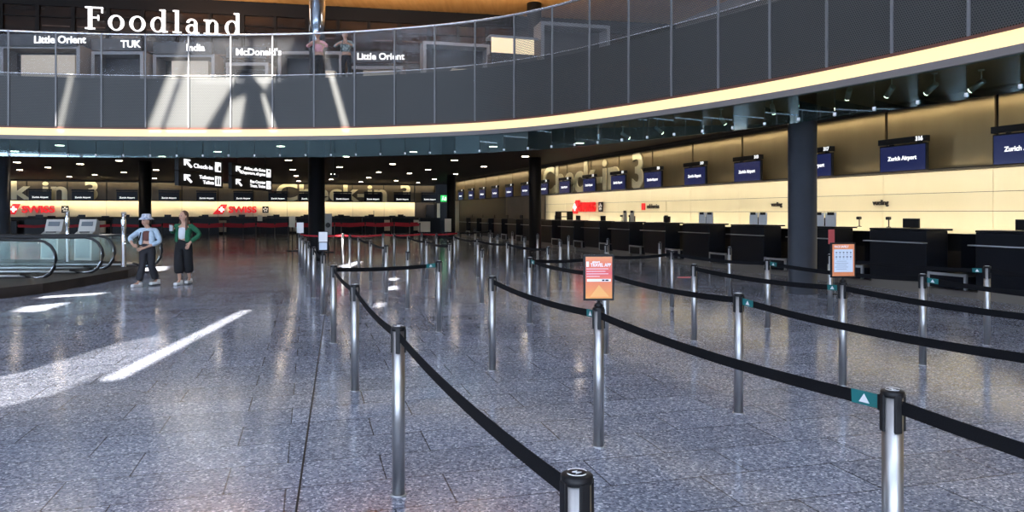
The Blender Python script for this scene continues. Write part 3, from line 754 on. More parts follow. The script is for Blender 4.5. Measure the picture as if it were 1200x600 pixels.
q = MB().box((0,0,PH+.17),(.22,.012,.33), bev=.003).box((0,0,PH+.01),(.05,.03,.03)).build('notice_sheet', 'paper', None, Vector(POST[('Z',9)].location)+Vector((.02,-.0,0)))
tag(q, 'plain white upright sheet on the farthest post left of the black column', 'notice')
q.location.z = .003

# ------------------------------------------------------------------ far queue with red belts
pf = None; FP = []
n_ = 0
for ri, u in enumerate((43.5,46.5,49.5)):
    prev = None
    vs = [x2v(x, u) for x in ((190,225,262,300,338,392,428,462,492) if ri != 1 else (20,60,100,130,205,245,285,322,400,440,480))]
    for i, v in enumerate(vs):
        p = W(v,u)
        k = dict(label='thin dark post with red belt, %s from the left in the %s red row' % (ORD[i], ['nearest','middle','farthest'][ri]), cat='barrier post', group='far barrier posts with red belts')
        if pf is None:
            pf = empty('barrier_post', p, A, **k)
            MB().lathe([(.13,0),(.13,.012),(.035,.03),(.028,.04),(.028,.93)], 14).build('pole', mat('dark_steel', (.12,.12,.12), .4, .8), pf)
            MB().lathe([(.038,.9),(.038,1.0)], 14).build('belt_head', 'black', pf); r = pf
        else: r = dup(pf, p, A, **k)
        if prev is not None and (v-prev[1]) < 4.5: FP.append((prev[0], r))
        prev = (r, v)
for a, b in FP:
    d = b.location-a.location; L = math.hypot(d.x, d.y)
    for z in (.90,):
        MB().tube([(.04,0,z),(L/2,0,z-.05),(L-.04,0,z)], 0, flat=(.006,.15)).build('belt', 'redbelt', a)

# far boards and stands
def board(x, Y, z0, w, h, label, m='cardboard', rz=0, name='notice_board', ring_=False):
    r = empty(name, px(x,Y,0), rz, label=label, cat='notice board')
    pn = MB().box((0,0,z0+h/2),(w,.03,h), bev=.005).build('board_panel', m, r)
    if ring_: MB().lathe([(.05,0),(.1,0),(.1,.01),(.05,.01)], 20, M4=Matrix.Translation((0,-.025,z0+h*.45)) @ Matrix.Rotation(PI/2,4,'X')).build('round_mark', 'seam', pn)
    MB().tube([(0,.03,0),(0,.03,z0)], .02, 8).box((0,.03,.015),(.5,.06,.03)).box((0,.03,.015),(.06,.5,.03)).build('stand', 'black', r)
    return r
board(342.5,31,1.0,.26,.45,'cream notice on a thin stand left of the black column', name='notice_stand')
board(304.5,45,1.1,.3,.35,'small cream notice in front of the back desks', name='notice_stand')
board(384.5,30,.72,.3,.85,'taupe notice with a round dark mark right of the black column', 'plinth', ring_=True)
board(497,44.9,.45,.75,.62,'wide cream board standing before the dark doorway')
board(525,41,.55,.36,.72,'narrow cream board standing beside the farthest column')
r = empty('pole', px(438,52,0), 0, label='thin dark pole standing before the back wall monitors', cat='pole')
MB().lathe([(.15,0),(.15,.02),(.02,.04),(.02,1.75)], 12).build('pole', 'black', r)
r = empty('hanging_camera', px(392,24.5,0), 0, label='camera on a thin drop pole hanging beside the black column', cat='camera')
MB().tube([(0,0,4.05),(0,0,2.6+.3)], .015, 8).build('drop_pole', 'black', r); MB().tube([(-.1,0,2.85),(.12,0,2.8)], .05, 10).build('camera_body', 'black', r)
# chairs behind the back desks
pc = None
for i, x in enumerate((31,55,88,118,232,268,312,352,392,402,427,455,468)):
    p = W(x2v(x,60.0)+.3,59.9); k = dict(label='black high-backed office chair behind the back desks, %s from the left' % ORD[i], cat='chair', group='office chairs behind the back desks')
    if pc is None:
        pc = empty('office_chair', p, A, **k)
        MB().box((0,0,.5),(.5,.48,.08), bev=.03).build('seat', 'chair', pc)
        MB().box((0,.22,1.0),(.5,.08,.75), bev=.03).build('backrest', 'chair', pc)
        MB().box((0,0,.25),(.06,.06,.42)).box((0,0,.05),(.55,.05,.05)).box((0,0,.05),(.05,.55,.05)).build('base', 'black', pc)
    else: dup(pc, p, A+random.uniform(-.3,.3), **k)

tag(MB().box((0,0,.004),(.32,.09,.008)).box((0,-.03,.006),(.32,.03,.008),1).build('floor_tape', ['white','red'], None, px(801.5,18.4,0), .1), 'short red and white strip lying on the floor before the desks', 'tape')
# ------------------------------------------------------------------ escalator area at left
ker = [px(-120,13.2),px(-40,13.5),px(0,13.8),px(50,14.7),px(100,16.2),px(150,18.3),px(163,19.6),px(164,20.6),px(150,21.3),px(60,22.3),px(-120,22.6)]
tag(MB().prism([(p.x,p.y) for p in ker], 0, .2).build('escalator_plinth', 'kerb'), 'dark bronze rounded plinth around the escalator heads at left', 'plinth')
def esc(name, x1, Y, X0, z1, rise, label, r_=.42):
    """glass balustrade ending in a rounded newel at right"""
    E = (x1-600)/F*Y
    r = empty(name, (E,Y,.212), 0, label=label, cat='escalator balustrade', group='escalator balustrades')
    top = z1-.2; path = []
    path.append((X0-E,0,top+rise)); path.append(((X0-E)*.6,0,top+rise*.35)); path.append(((X0-E)*.35,0,top+rise*.04)); path.append((-r_*1.6,0,top))
    for k in range(0, 9):
        a = PI/2-k*PI/8*1.02; path.append((-r_+r_*math.cos(a),0,top-r_+r_*math.sin(a)))
    path.append((-r_-.35,0,.06))
    MB().tube(path, .032, 10).build('handrail', 'rubber', r)
    inner = [(x,z-.04) for x, _, z in path[:4]]+[(-r_+(r_-.05)*math.cos(PI/2-k*PI/8), top-r_+(r_-.05)*math.sin(PI/2-k*PI/8)) for k in range(0,9)]+[(-r_-.3,.02),(X0-E,.02)]
    MB().prism(inner, -.006, .006, M4=Matrix.Rotation(PI/2,4,'X')).build('glass_panel', 'escglass', r)
    MB().tube([(X0-E,0,.02),(-r_-.2,0,.02)], .03, 8).build('base_channel', 'steeltrim', r)
    MB().tube([(x_,0,z_) for x_, z_ in [(-r_-.3,.05)]+[(-r_+(r_-.03)*math.cos(PI/2-k*PI/8), top-r_+(r_-.03)*math.sin(PI/2-k*PI/8)) for k in range(8,2,-1)]], .014, 8).build('edge_trim', 'chrome', r)
esc('escalator_balustrade', 66, 16.0, -15.5, 1.0, .55, 'nearest escalator glass balustrade rising to the left, curved end by the kiosks')
esc('escalator_balustrade', 121, 17.2, -16.5, 1.02, 0, 'middle escalator glass balustrade with black handrail left of the hat wearer')
esc('escalator_balustrade', 135, 18.4, -16.5, 1.02, 0, 'escalator glass balustrade ending by the right chrome bollard')
esc('escalator_balustrade', 190, 19.6, -13.5, 1.0, 0, 'rear glass balustrade with curved end behind the hat wearer')
for i, (x, Y, h, w) in enumerate(((79,21.0,1.66,.055),(145,19.2,1.62,.06))):
    r = empty('steel_bollard', px(x,Y,.2), 0, label='tall shiny steel bollard %s' % ('between the two white kiosks' if i == 0 else 'beside the woman in the bucket hat'), cat='bollard', group='tall steel bollards')
    MB().lathe([(w+.02,0),(w+.02,.02),(w,.03),(w,h-.42),(w*.98,h-.4),(w*.98,h-.23)], 20).build('shaft', 'chrome', r)
    MB().lathe([(w*1.05,h-.23),(w*1.05,h-.2),(0,h-.19)], 20).build('cap', 'steeltrim', r)
pk = None
for i, x in enumerate((62.5,101.5)):
    k = dict(label='white self-service check-in kiosk %s of the steel bollard' % ('left' if i == 0 else 'right'), cat='kiosk', group='self-service kiosks')
    if pk is None:
        pk = r = empty('check_in_kiosk', px(x,25,0), .05, **k)
        T = Matrix(((1,0,0,0),(0,0,1,0),(0,1,0,0),(0,0,0,1)))
        body = MB(); 
        prof = [(-.25,0),(.3,0),(.3,1.32),(.12,1.38),(-.02,.98),(-.22,.9)]
        for s0, s1 in ((-.28,.28),):
            lo = [(s0,y,z) for y, z in prof]; hi = [(s1,y,z) for y, z in prof]
            body.face(lo); body.face(hi[::-1])
            for a in range(len(prof)): b = (a+1) % len(prof); body.face([lo[a],lo[b],hi[b],hi[a]])
        body.build('body', 'kiosk', r)
        tl = math.atan2(.14,.40)
        TT = Matrix.Translation((0,.03,1.2)) @ Matrix.Rotation(-tl,4,'X')
        MB().box((0,-.0,.03),(.36,.02,.15), M4=TT).build('touch_screen', 'greyscreen', r)
        MB().box((0,-.14,.955),(.3,.06,.03)).box((.18,-.17,.86),(.06,.1,.05)).build('ticket_slot', 'black', r)
        MB().box((0,-.255,.45),(.46,.015,.7)).build('front_door', noisy('grey_door', (.4,.42,.4), (.45,.47,.45), 3), r)
    else: dup(pk, px(x,25,0), .05, **k)

# ------------------------------------------------------------------ upper level: glazed wall, soffit, food court
UD = Vector((.981,.195)).normalized(); UP = Vector((.15,33.0)); UA = math.atan2(UD.y, UD.x)
def uw(x):            # point of the upper wall seen at bearing x
    k = (x-600)/F; s_ = (k*UP.y-UP.x)/(UD.x-k*UD.y); return UP+UD*s_, s_
def upos(s_, d, z): q = UP+UD*s_+Vector((-UD.y,UD.x))*(-d); return (q.x,q.y,z)
struct(MB().box((-8,.12,8.05),(84,.2,4.6)).build('wall_upper', 'darkglass', None, (UP.x,UP.y,0), UA))
mb = MB()
for k in range(-24, 8): mb.box((k*1.28,-.03,8.05),(.14,.1,4.6))
mb.box((-8,-.03,10.05),(74,.14,.55)).box((-8,-.03,9.35),(74,.06,.05)); struct(mb.build('trim_20', 'winframe', None, (UP.x,UP.y,0), UA))
mb = MB()
for z in (9.0,8.1,7.3,6.6):
    for k in range(-24,8):
        if (k*7) % 5 < 3: mb.box((k*1.28+.64,.0,z),(1.0,.02,.05))
struct(mb.build('trim_21', noisy('brown_louvre', (.06,.03,.02),(.12,.06,.035),4), None, (UP.x,UP.y,0), UA))
soff = [tuple(p) for p in thin(off(1.2), 6)]+outer
struct(MB().prism(soff, 10.34, 10.5).build('ceiling_upper', 'wood'))
struct(MB().sheet(thin(off(1.2),6), 10.5, 21, .2, 0, thin(RN,6)).build('wall_clerestory', 'slab'))
struct(MB().box((18.2,20,8.05),(.3,60,4.6)).build('wall_upper_right', noisy('pale_grey_partition',(.3,.3,.3),(.36,.36,.35),1), None, (0,0,0), A))
# upper columns
p = px(371.8,25.2); struct(MB().lathe([(.27,UF),(.27,10.34)], 40).build('column', mat('blue_grey_steel', (.32,.37,.43), .15, .9), None, (p.x,p.y,0)))
p = px(626,31); struct(MB().lathe([(.24,UF),(.24,9.7),(.3,9.75),(.3,10.34)], 32).build('column', 'darkcol', None, (p.x,p.y,0)))
for i,(x, Y) in enumerate(((563,30),(641,29.5),(666,29.2))):
    q = px(x, Y, 10.34); k = dict(label='round downlight in the orange timber soffit, %s from the left' % ORD[i], cat='downlight', group='downlights in the timber soffit')
    dup(proto, q, 0, **k)

# Foodland letters, serif, cut from shapes; one sign with a letter per part
def arcpts(cx, cy, rx, ry, a0, a1, n=18): return [(cx+rx*math.cos(a0+(a1-a0)*k/n), cy+ry*math.sin(a0+(a1-a0)*k/n)) for k in range(n+1)]
def ringshape(mb, cx, cy, rx, ry, tx, ty, z0, z1, M4, a0=0, a1=2*PI, n=36):
    for k in range(n):
        a, b = a0+(a1-a0)*k/n, a0+(a1-a0)*(k+1)/n
        q = [(cx+rx*math.cos(a),cy+ry*math.sin(a)),(cx+rx*math.cos(b),cy+ry*math.sin(b)),(cx+(rx-tx)*math.cos(b),cy+(ry-ty)*math.sin(b)),(cx+(rx-tx)*math.cos(a),cy+(ry-ty)*math.sin(a))]
        mb.prism(q, z0, z1, M4=M4)
def letter(ch, M4):
    mb = MB(); R = lambda x0,y0,x1,y1: mb.prism([(x0,y0),(x1,y0),(x1,y1),(x0,y1)], 0, .08, M4=M4)
    if ch == 'F': R(.12,0,.28,1); R(0,0,.4,.06); R(0,.94,.72,1); R(.66,.74,.72,1); R(.28,.49,.56,.55); R(.51,.4,.56,.64); return mb, .82
    if ch == 'o': ringshape(mb, .33,.33,.33,.35,.14,.05,0,.08,M4); return mb, .76
    if ch == 'd': ringshape(mb, .3,.33,.3,.35,.13,.05,0,.08,M4); R(.48,0,.62,1.02); R(.38,.97,.62,1.02); R(.48,0,.72,.05); return mb, .82
    if ch == 'l': R(.1,0,.25,1.02); R(0,.97,.25,1.02); R(0,0,.36,.05); return mb, .44
    if ch == 'a': ringshape(mb, .24,.2,.24,.21,.12,.05,0,.08,M4); R(.34,.05,.48,.5); R(.34,0,.56,.06); ringshape(mb,.25,.47,.23,.2,.11,.06,0,.08,M4,0,PI*.95); return mb, .64
    if ch == 'n': R(.1,0,.24,.64); R(0,.6,.24,.66); R(0,0,.34,.05); ringshape(mb,.38,.42,.24,.25,.13,.06,0,.08,M4,0,PI*.9); R(.48,0,.62,.44); R(.4,0,.72,.05); return mb, .8
xa, sA = uw(103); xb, sB = uw(287)
fs = empty('shop_sign', upos(sA,.25,8.87), UA, label='large white serif Foodland sign on the dark upper wall', cat='sign')
tot = sum({'F':.82,'o':.76,'d':.82,'l':.44,'a':.64,'n':.8}[c] for c in 'Foodland')+.12*7
S = (sB-sA)/tot; cx = 0
for ch in 'Foodland':
    T = Matrix.Translation((cx,0,0)) @ Matrix.Rotation(PI/2,4,'X') @ Matrix.Diagonal((S*1.0,.88,1,1))
    mb, adv = letter(ch, T); mb.build('letter', 'text', fs); cx += (adv+.12)*S
MB().box(((sB-sA)/2,.2,-.03),(sB-sA,.03,.03)).build('mounting_rail', 'black', fs)

# food stalls behind the gallery
stalls = [(10,102,56,'Little Orient',70,51,'beige'),(115,175,63,'TUK',153,56,'dark'),(186,257,66,'India',229,60,'beige'),(270,319,76,"McDonald's",303,65,'dark'),(330,404,63,'',0,0,'frame'),(410,474,80,'Little Orient',446,70,'beige'),(494,572,53,'',0,0,'frame'),(628,712,31,'',0,0,'frame')]
for i, (x0, x1, yt, nm, xt, yx, kd) in enumerate(stalls):
    dpt = 2.6 if x0 < 480 else 4.2 if x0 < 600 else 7.5
    qa, s0 = uw(x0); qb, s1 = uw(x1); qc, s2 = uw((x0+x1)/2)
    Y = qc.y-dpt; a_, b_ = px(x0,Y), px(x1,Y); w = b_.x-a_.x; c = (a_.x+b_.x)/2
    lab = ('food stall with white %s lettering behind the balustrade, %s' % (nm, 'at the left' if x0 < 300 else 'left of the middle')) if nm else 'grey framed food stall box behind the balustrade, %s frame from the left' % ORD[[330,494,628].index(x0)]
    r = empty('food_stall', (c,Y,UF), 0 if x0 < 480 else .25, label=lab, cat='food stall')
    ht = CH+(HY-yt)*Y/F-UF
    MB().box((-w/2+.06,0,ht/2),(.12,.9,ht)).box((w/2-.06,0,ht/2),(.12,.9,ht)).box((0,0,ht-.06),(w-.24,.9,.12)).build('frame', 'stall', r)
    MB().box((0,.35,ht/2-.06),(w-.24,.1,ht-.12)).build('back_panel', 'stalldark', r)
    tz = CH+(HY-yx)*Y/F-UF
    if kd == 'beige': MB().box((.1,.05,1.05),(w-.9,.4,.9)).build('counter', 'stallbeige', r)
    elif kd == 'dark': MB().box((0,.1,.55),(w-.3,.5,1.1)).build('counter', 'stalldark', r)
    else: MB().box((.15*w,.1,.95),(w*.4,.4,.75)).build('counter', 'stallbeige', r)
    if nm:
        MB().box((0,-.5,tz),(w-.1,.1,.42)).build('sign_board', noisy('grey_blue_board',(.05,.055,.065),(.07,.075,.085),2), r)
        text(nm, .36, 'text', 'lettering', r, ((xt-600)/F*(Y-.56)-c,-.56,tz), (PI/2,0,0), .02, bold=.006)
r = empty('menu_display', px(600,25.2,UF), .3, label='warm lit glass cabinet on the gallery behind the balustrade', cat='cabinet')
MB().box((0,0,.6),(1.6,.5,1.2)).build('base', 'stalldark', r); MB().box((-.05,-.26,1.45),(1.5,.03,.5)).build('lit_window', mat('warm_lit_window', (.9,.75,.5), .4, emis=(1,.78,.45), es=.9), r)
MB().box((0,0,1.45),(.06,.6,.5)).box((0,0,1.74),(1.7,.6,.08)).build('frame', 'stall', r)

# ------------------------------------------------------------------ atrium shell behind and above the camera
DIR = Vector((.38,.92,0)).normalized()*math.cos(math.radians(52))+Vector((0,0,-math.sin(math.radians(52))))
ZR = 21.0
def toroof(x, y):      # where the sun ray that lands on floor pixel (x,y) crosses the roof
    Y = CH*F/(y-HY); p = Vector(((x-600)/F*Y, Y, 0)); q = p-DIR*(ZR/-DIR.z); return (q.x, q.y)
slots = [[(20,365),(30,359.5),(80,354.5),(46,365)],[(46,349.5),(55,347),(125,342.8),(110,345.6)],[(150,318),(160,313.5),(196,312),(192,317)],
         [(126,444),(288,363),(290,363.8),(132,446)],
         [(456,328.3),(459,325.8),(466,326),(463,328.6)],[(453,340),(457,336),(465,334.5),(463,339.5)],[(441,359.5),(446,354.5),(449,355),(444,360.5)],[(398,312),(420,306),(424,307),(408,314)],
        ]
lo_, hi_ = [(-140,512),(60,462),(150,428),(198,401)], [(-140,470),(40,432),(130,404),(188,392)]
for k in range(6):        # unseen roof slits shaped so their soft-edged streaks merge into a haze
    f0, f1 = (k+.35)/6, (k+.35)/6+.02
    lerp = lambda a, b, t: (a[0]+(b[0]-a[0])*t, a[1]+(b[1]-a[1])*t)
    slots.append([lerp(a,b,f0) for a, b in zip(lo_,hi_)]+[lerp(a,b,f1) for a, b in zip(lo_,hi_)][::-1])
slots = [[toroof(*q) for q in s_] for s_ in slots]
def toroof2(x, y):     # the same for light that lands on the gallery front
    k = (x-600)/F; p = min((q for q in ring if q.y > 5), key=lambda q: abs(q.x/q.y-k)); p = Vector((k*p.y, p.y, CH+(HY-y)*p.y/F)); q = p-DIR*((ZR-p.z)/-DIR.z); return (q.x, q.y)
for s_ in ([(173,151),(211,50),(223,47),(187,151)],[(193,151),(231,47),(292,45),(288,72),(240,151)],[(260,151),(272,118),(288,112),(281,151)],[(298,46),(346,45),(334,72),(310,104),(296,88)],[(375,50),(380,50),(409,151),(402,151)],[(66,151),(72,151),(86,88),(82,88)],[(306,112),(310,110),(324,151),(316,151)]):
    slots.append([toroof2(*q) for q in s_])
rb = bmesh.new()
X0, X1, Y0, Y1 = -55, 14, -17, 23
ov = [rb.verts.new((x,y,ZR)) for x, y in ((X0,Y0),(X1,Y0),(X1,Y1),(X0,Y1))]
es_ = [rb.edges.new((ov[i],ov[(i+1)%4])) for i in range(4)]
for s_ in slots:
    vv = [rb.verts.new((*q,ZR)) for q in s_]; es_ += [rb.edges.new((vv[i],vv[(i+1)%len(vv)])) for i in range(len(vv))]
bmesh.ops.triangle_fill(rb, edges=es_, use_beauty=True)
# drop triangles whose centre falls in a slot
def inside(p, poly):
    c = False; n = len(poly); j = n-1
    for i in range(n):
        xi, yi = poly[i]; xj, yj = poly[j]
        if (yi > p[1]) != (yj > p[1]) and p[0] < (xj-xi)*(p[1]-yi)/(yj-yi)+xi: c = not c
        j = i
    return c
polys = slots
dl = [f for f in rb.faces if any(inside(f.calc_center_median(), P) for P in polys)]
bmesh.ops.delete(rb, geom=dl, context='FACES')
me = bpy.data.meshes.new('roof'); rb.to_mesh(me); rb.free(); me.materials.append(mat('pale_roof_lining', (.5,.51,.53), .7))
ro = bpy.data.objects.new('roof', me); COL.objects.link(ro); struct(ro)  # unseen roof, its slots shaped to cast the sun patches
# unseen facade: glazed foot, solid head added to keep sky out of reflections
mb = MB()
for k in range(-11, 4): mb.box((k*4.0,-28,3.5),(.18,.3,7))
for z in (3.5,6.9): mb.box((-16,-28,z),(62,.2,.12))
struct(mb.build('window_1', 'mullion'))
struct(MB().box((-20,-28.2,14),(74,.3,14)).build('wall_front', mat('grey_concrete', (.12,.135,.14), .8)))
for k in range(12): struct(MB().box((-52+k*6,-19.5,ZR),(.3,17,.6)).build('beam', 'mullion'))
struct(MB().box((14.2,-8,10.5),(.3,40,21)).build('wall_front_right', 'slab'))
struct(MB().box((-56,-8,10.5),(.3,62,21)).build('wall_left', mat('grey_render', (.12,.135,.14), .8)))  # unseen wall added to block open sky from the glass reflections
# ------------------------------------------------------------------ people
def skinmesh(name, pts, edges, radii, m, parent, sub=1, smooth=True):
    me = bpy.data.meshes.new(name); me.from_pydata([tuple(p) for p in pts], edges, [])
    o = bpy.data.objects.new(name, me); COL.objects.link(o); o.parent = parent
    sk = o.modifiers.new('skin', 'SKIN'); sk.use_smooth_shade = True
    lay = me.skin_vertices[0].data if me.skin_vertices else None
    if lay is None:
        bm = bmesh.new(); bm.from_mesh(me); bm.verts.layers.skin.verify(); bm.to_mesh(me); bm.free(); lay = me.skin_vertices[0].data
    for i, r in enumerate(radii): lay[i].radius = r if isinstance(r, tuple) else (r, r)
    lay[0].use_root = True
    if sub: s_ = o.modifiers.new('sub', 'SUBSURF'); s_.levels = sub; s_.render_levels = sub
    me.materials.append(M[m] if isinstance(m, str) else m)
    # freeze the result into a plain mesh
    bpy.context.view_layer.update()
    nm = bpy.data.meshes.new_from_object(o.evaluated_get(bpy.context.evaluated_depsgraph_get()))
    o.modifiers.clear(); o.data = nm; nm.name = name
    for p in nm.polygons: p.use_smooth = True
    return o
def ellipsoid(o, c, r, fd):
    """adds a rounded head or hair volume to o's own mesh, turned to face fd"""
    bm = bmesh.new(); bm.from_mesh(o.data); a = math.atan2(fd.y, fd.x)+PI/2
    T = Matrix.Translation(c) @ Matrix.Rotation(a,4,'Z') @ Matrix.Diagonal((*r,1))
    g = bmesh.ops.create_uvsphere(bm, u_segments=20, v_segments=14, radius=1, matrix=T)
    for v in g['verts']:
        q = T.inverted() @ v.co
        if q.z < -.2: q.x *= 1+.28*(q.z+.2); v.co = T @ q      # jaw narrower than the brow
        for f in v.link_faces: f.smooth = True
    bm.to_mesh(o.data); bm.free()
def chain(m, name, parent, pts, radii):
    return skinmesh(name, pts, [(i,i+1) for i in range(len(pts)-1)], radii, m, parent)
def person(root, J, P):
    """J: joint name -> (x,y,z) in metres, feet at z=0, facing -y. P: clothing options"""
    V = {k: Vector(v) for k, v in J.items()}
    pts, ed, rad = [], [], []
    def add(p, r, prev=None):
        pts.append(Vector(p)); rad.append(r)
        if prev is not None: ed.append((prev, len(pts)-1))
        return len(pts)-1
    pel = add(V['pelvis'], (.14,.10)); wa = add(V['pelvis'].lerp(V['chest'],.5), (.115,.085), pel); ch = add(V['chest'], (.145,.095), wa)
    nk = add(V['neck'], (.055,.055), ch)
    hd = V['head']; fd = V['look'].normalized()
    n2 = add(hd+Vector((0,.0,-.085))+fd*.01, (.052,.055), nk); add(hd+Vector((0,0,.0)), (.06,.07), n2)
    for s_ in 'LR':
        sh = add(V['sh'+s_], .05, ch); el = add(V['el'+s_], .037, sh); m1 = add(V['el'+s_].lerp(V['wr'+s_],.35), .036, el); wr = add(V['wr'+s_], (.023,.027), m1)
        d = (V['ha'+s_]-V['wr'+s_]).normalized(); side = d.cross(Vector((0,1,0))).normalized(); pm = add(V['wr'+s_]+d*.05, (.032,.02), wr)
        for f, (o_, L) in enumerate(((-.03,.075),(-.01,.085),(.01,.08),(.03,.062))):
            a = add(V['wr'+s_]+d*.09+side*o_, .010, pm); b = add(pts[a]+d*L*.5+Vector((0,-.008,0)), .009, a); add(pts[b]+d*L*.42+Vector((0,.012,-.006)), .0075, b)
        tside = -side; a = add(V['wr'+s_]+d*.045+tside*.042, .011, pm); add(pts[a]+d*.045+tside*.016, .009, a)
        hp = add(V['hip'+s_], .085, pel); kn = add(V['kn'+s_], .055, hp); cf = add(V['kn'+s_].lerp(V['an'+s_],.35), .052, kn); an = add(V['an'+s_], .034, cf)
        add(V['to'+s_], (.035,.022), an)
    body = skinmesh('body', pts, ed, rad, 'skin', root); ellipsoid(body, hd, (.077,.092,.115), fd)
    # face, on the side the head looks to
    up = Vector((0,0,1)); rt = fd.cross(up).normalized()
    mb = MB()
    for s_ in (-1,1): mb.lathe([(0,-.011),(.009,-.006),(.011,0),(.009,.006),(0,.011)], 10, c=tuple(hd+fd*.088+rt*s_*.03+up*.012))
    f = mb.build('eyes', 'eye', root)
    MB().lathe([(0,-.02),(.013,-.014),(.008,.012),(0,.025)], 10, c=tuple(hd+fd*.1+up*-.012)).build('nose', 'skin', root)
    MB().box(tuple(hd+fd*.088-up*.048), (.05,.02,.013), rz=math.atan2(rt.y,rt.x), bev=.004).build('mouth', 'lip', root)
    mb = MB()
    for s_ in (-1,1): mb.lathe([(0,-.03),(.012,-.02),(.016,0),(.012,.022),(0,.03)], 8, c=tuple(hd+rt*s_*.08-up*.005))
    mb.build('ears', 'skin', root)
    # shoes
    for s_ in 'LR':
        a, t = V['an'+s_], V['to'+s_]; d = (t-a); d.z = 0; d.normalize()
        c = a+d*.06; T = Matrix.Translation((c.x,c.y,a.z-.055)) @ Matrix.Rotation(math.atan2(d.y,d.x),4,'Z') @ Matrix.Rotation(P.get('pitch'+s_,0),4,'Y')
        sh = MB().box((0,0,.0),(.27,.095,.07), bev=.03, M4=T).box((-.08,0,.04),(.1,.085,.07), bev=.02, M4=T).build('shoe', P['shoe'], root)
        MB().box((0,0,-.038),(.275,.1,.022), bev=.008, M4=T).build('sole', P.get('sole','white'), sh)
    # trousers
    tr = P['trouser']; hem = P.get('hem',1.0)
    pts, ed, rad = [], [], []
    pel = add(V['pelvis'], (.155,.125)); add(V['pelvis'].lerp(V['chest'],.3), (.125,.1), pel)
    for s_ in 'LR':
        hp = add(V['hip'+s_]+Vector((0,0,-.03)), P.get('r0',.11), pel); k = add(V['kn'+s_], P.get('r1',.085), hp); e = V['kn'+s_].lerp(V['an'+s_], hem); add(V['kn'+s_].lerp(V['an'+s_],hem*.6), P.get('r2',.09), k); add(e, P.get('r3',.1), len(pts)-1)
    skinmesh('trousers', pts, ed, rad, tr, root)
    # top
    chain(P['top'], 'top', root, [V['pelvis'].lerp(V['chest'],P.get('top0',.45)), V['pelvis'].lerp(V['chest'],.6), V['chest']+Vector((0,0,.0)), V['neck'].lerp(V['chest'],.5)], [(.15,.12),(.15,.12),(.165,.125),(.11,.1)])
    # jacket: sleeves + two open fronts + back
    if P.get('jacket'):
        pts, ed, rad = [], [], []
        c0 = add(V['chest']+Vector((0,.035,.0)), (.165,.10)); add(V['pelvis'].lerp(V['chest'],P.get('jhem',.3))+Vector((0,.04,0)), (.15,.10), c0); nkj = add(V['neck']+Vector((0,.03,-.05)), (.085,.06), c0)
        for s_ in 'LR':
            sh = add(V['sh'+s_], .07, c0); el = add(V['el'+s_], .06, sh); add(V['el'+s_].lerp(V['wr'+s_],P.get('sleeve',.85)), .048, el)
        skinmesh('jacket', pts, ed, rad, P['jacket'], root)
        for sg, nm in ((-1,'jacket_front'),(1,'jacket_front')):
            q = [V['neck']+Vector((sg*.085,-.03,-.05)), V['chest']+Vector((sg*.12,-.08,0)), V['pelvis'].lerp(V['chest'],P.get('jhem',.3))+Vector((sg*.125,-.08,-.02))]
            chain(P['jacket'], nm, root, q, [(.035,.03),(.06,.03),(.065,.03)])
    # hair
    if P.get('hair') == 'long':
        pts, ed, rad = [], [], []
        t = add(hd+Vector((0,0,.06))-fd*.03, (.07,.07)); b = add(hd-fd*.045, (.09,.07), t); c = add(hd-fd*.06+up*-.14, (.095,.045), b)
        add(hd-fd*.03+up*-.3, (.10,.04), c)
        for s_ in (-1,1):
            a = add(hd+rt*s_*.082-fd*.02, .022, b); a = add(hd+rt*s_*.1+fd*.0+up*-.13, .03, a); add(hd+rt*s_*.12+up*-.32+fd*.03, .025, a)
        h = skinmesh('hair', pts, ed, rad, P['haircol'], root); ellipsoid(h, hd-fd*.028+up*.022, (.086,.092,.112), fd)
    else:
        h = chain(P['haircol'], 'hair', root, [hd+up*.1-fd*.02, hd+up*.04-fd*.045, hd-up*.04-fd*.05, hd-up*.10-fd*.045], [(.06,.07),(.085,.075),(.08,.055),(.05,.03)])
        ellipsoid(h, hd-fd*.028+up*.02, (.085,.09,.108), fd)
    if P.get('hat'):
        MB().lathe([(.155,-.035),(.128,.0),(.098,.022),(.09,.075),(.072,.09),(0,.093)], 28, c=tuple(hd+up*.07-fd*.01)).build('bucket_hat', 'hat', root)
def jp(cx, Y, pxm):
    m = Y/F
    return lambda x, y, d=0: ((x-cx)*m, d, CH-(y-HY)*m)
# woman with bucket hat
Y = 16.2; j = jp(173, Y, 0)
r = empty('person', (px(173,Y).x, Y, 0), 0, label='person in bucket hat, pale denim jacket and dark flared trousers, walking', cat='person', group='people walking')
J = dict(pelvis=j(173.5,288), chest=j(173.5,273), neck=j(173.5,266.5,.01), head=j(171.8,259.2,-.03), look=(-.35,-1,0),
  shR=j(165,270.2), elR=j(151.5,279,.02), wrR=j(158.5,285.8,-.13), haR=j(162,287,-.16),
  shL=j(182.3,270.2), elL=j(188,283,.0), wrL=j(174,290,-.17), haL=j(169,291.5,-.2),
  hipR=j(169,291), knR=j(169.5,311,-.10), anR=j(167,330.6,-.16), toR=j(164,333.6,-.33),
  hipL=j(178,291), knL=j(177,311,.0), anL=j(179,329.5,.18), toL=j(176.5,333.2,.02))
person(r, J, dict(shoe='shoe', trouser='pin', r0=.105, r1=.078, r2=.088, r3=.10, hem=.95, top='browntop', top0=.3, jacket='denim', jhem=.12, sleeve=.6, haircol='darkhair', hat=True, sole='sole'))
tag(MB().tube([(-.1+.02,-.14,1.18),(-.13,-.13,1.0)], .012, 8).build('bag_strap','black',r), 'black strap')
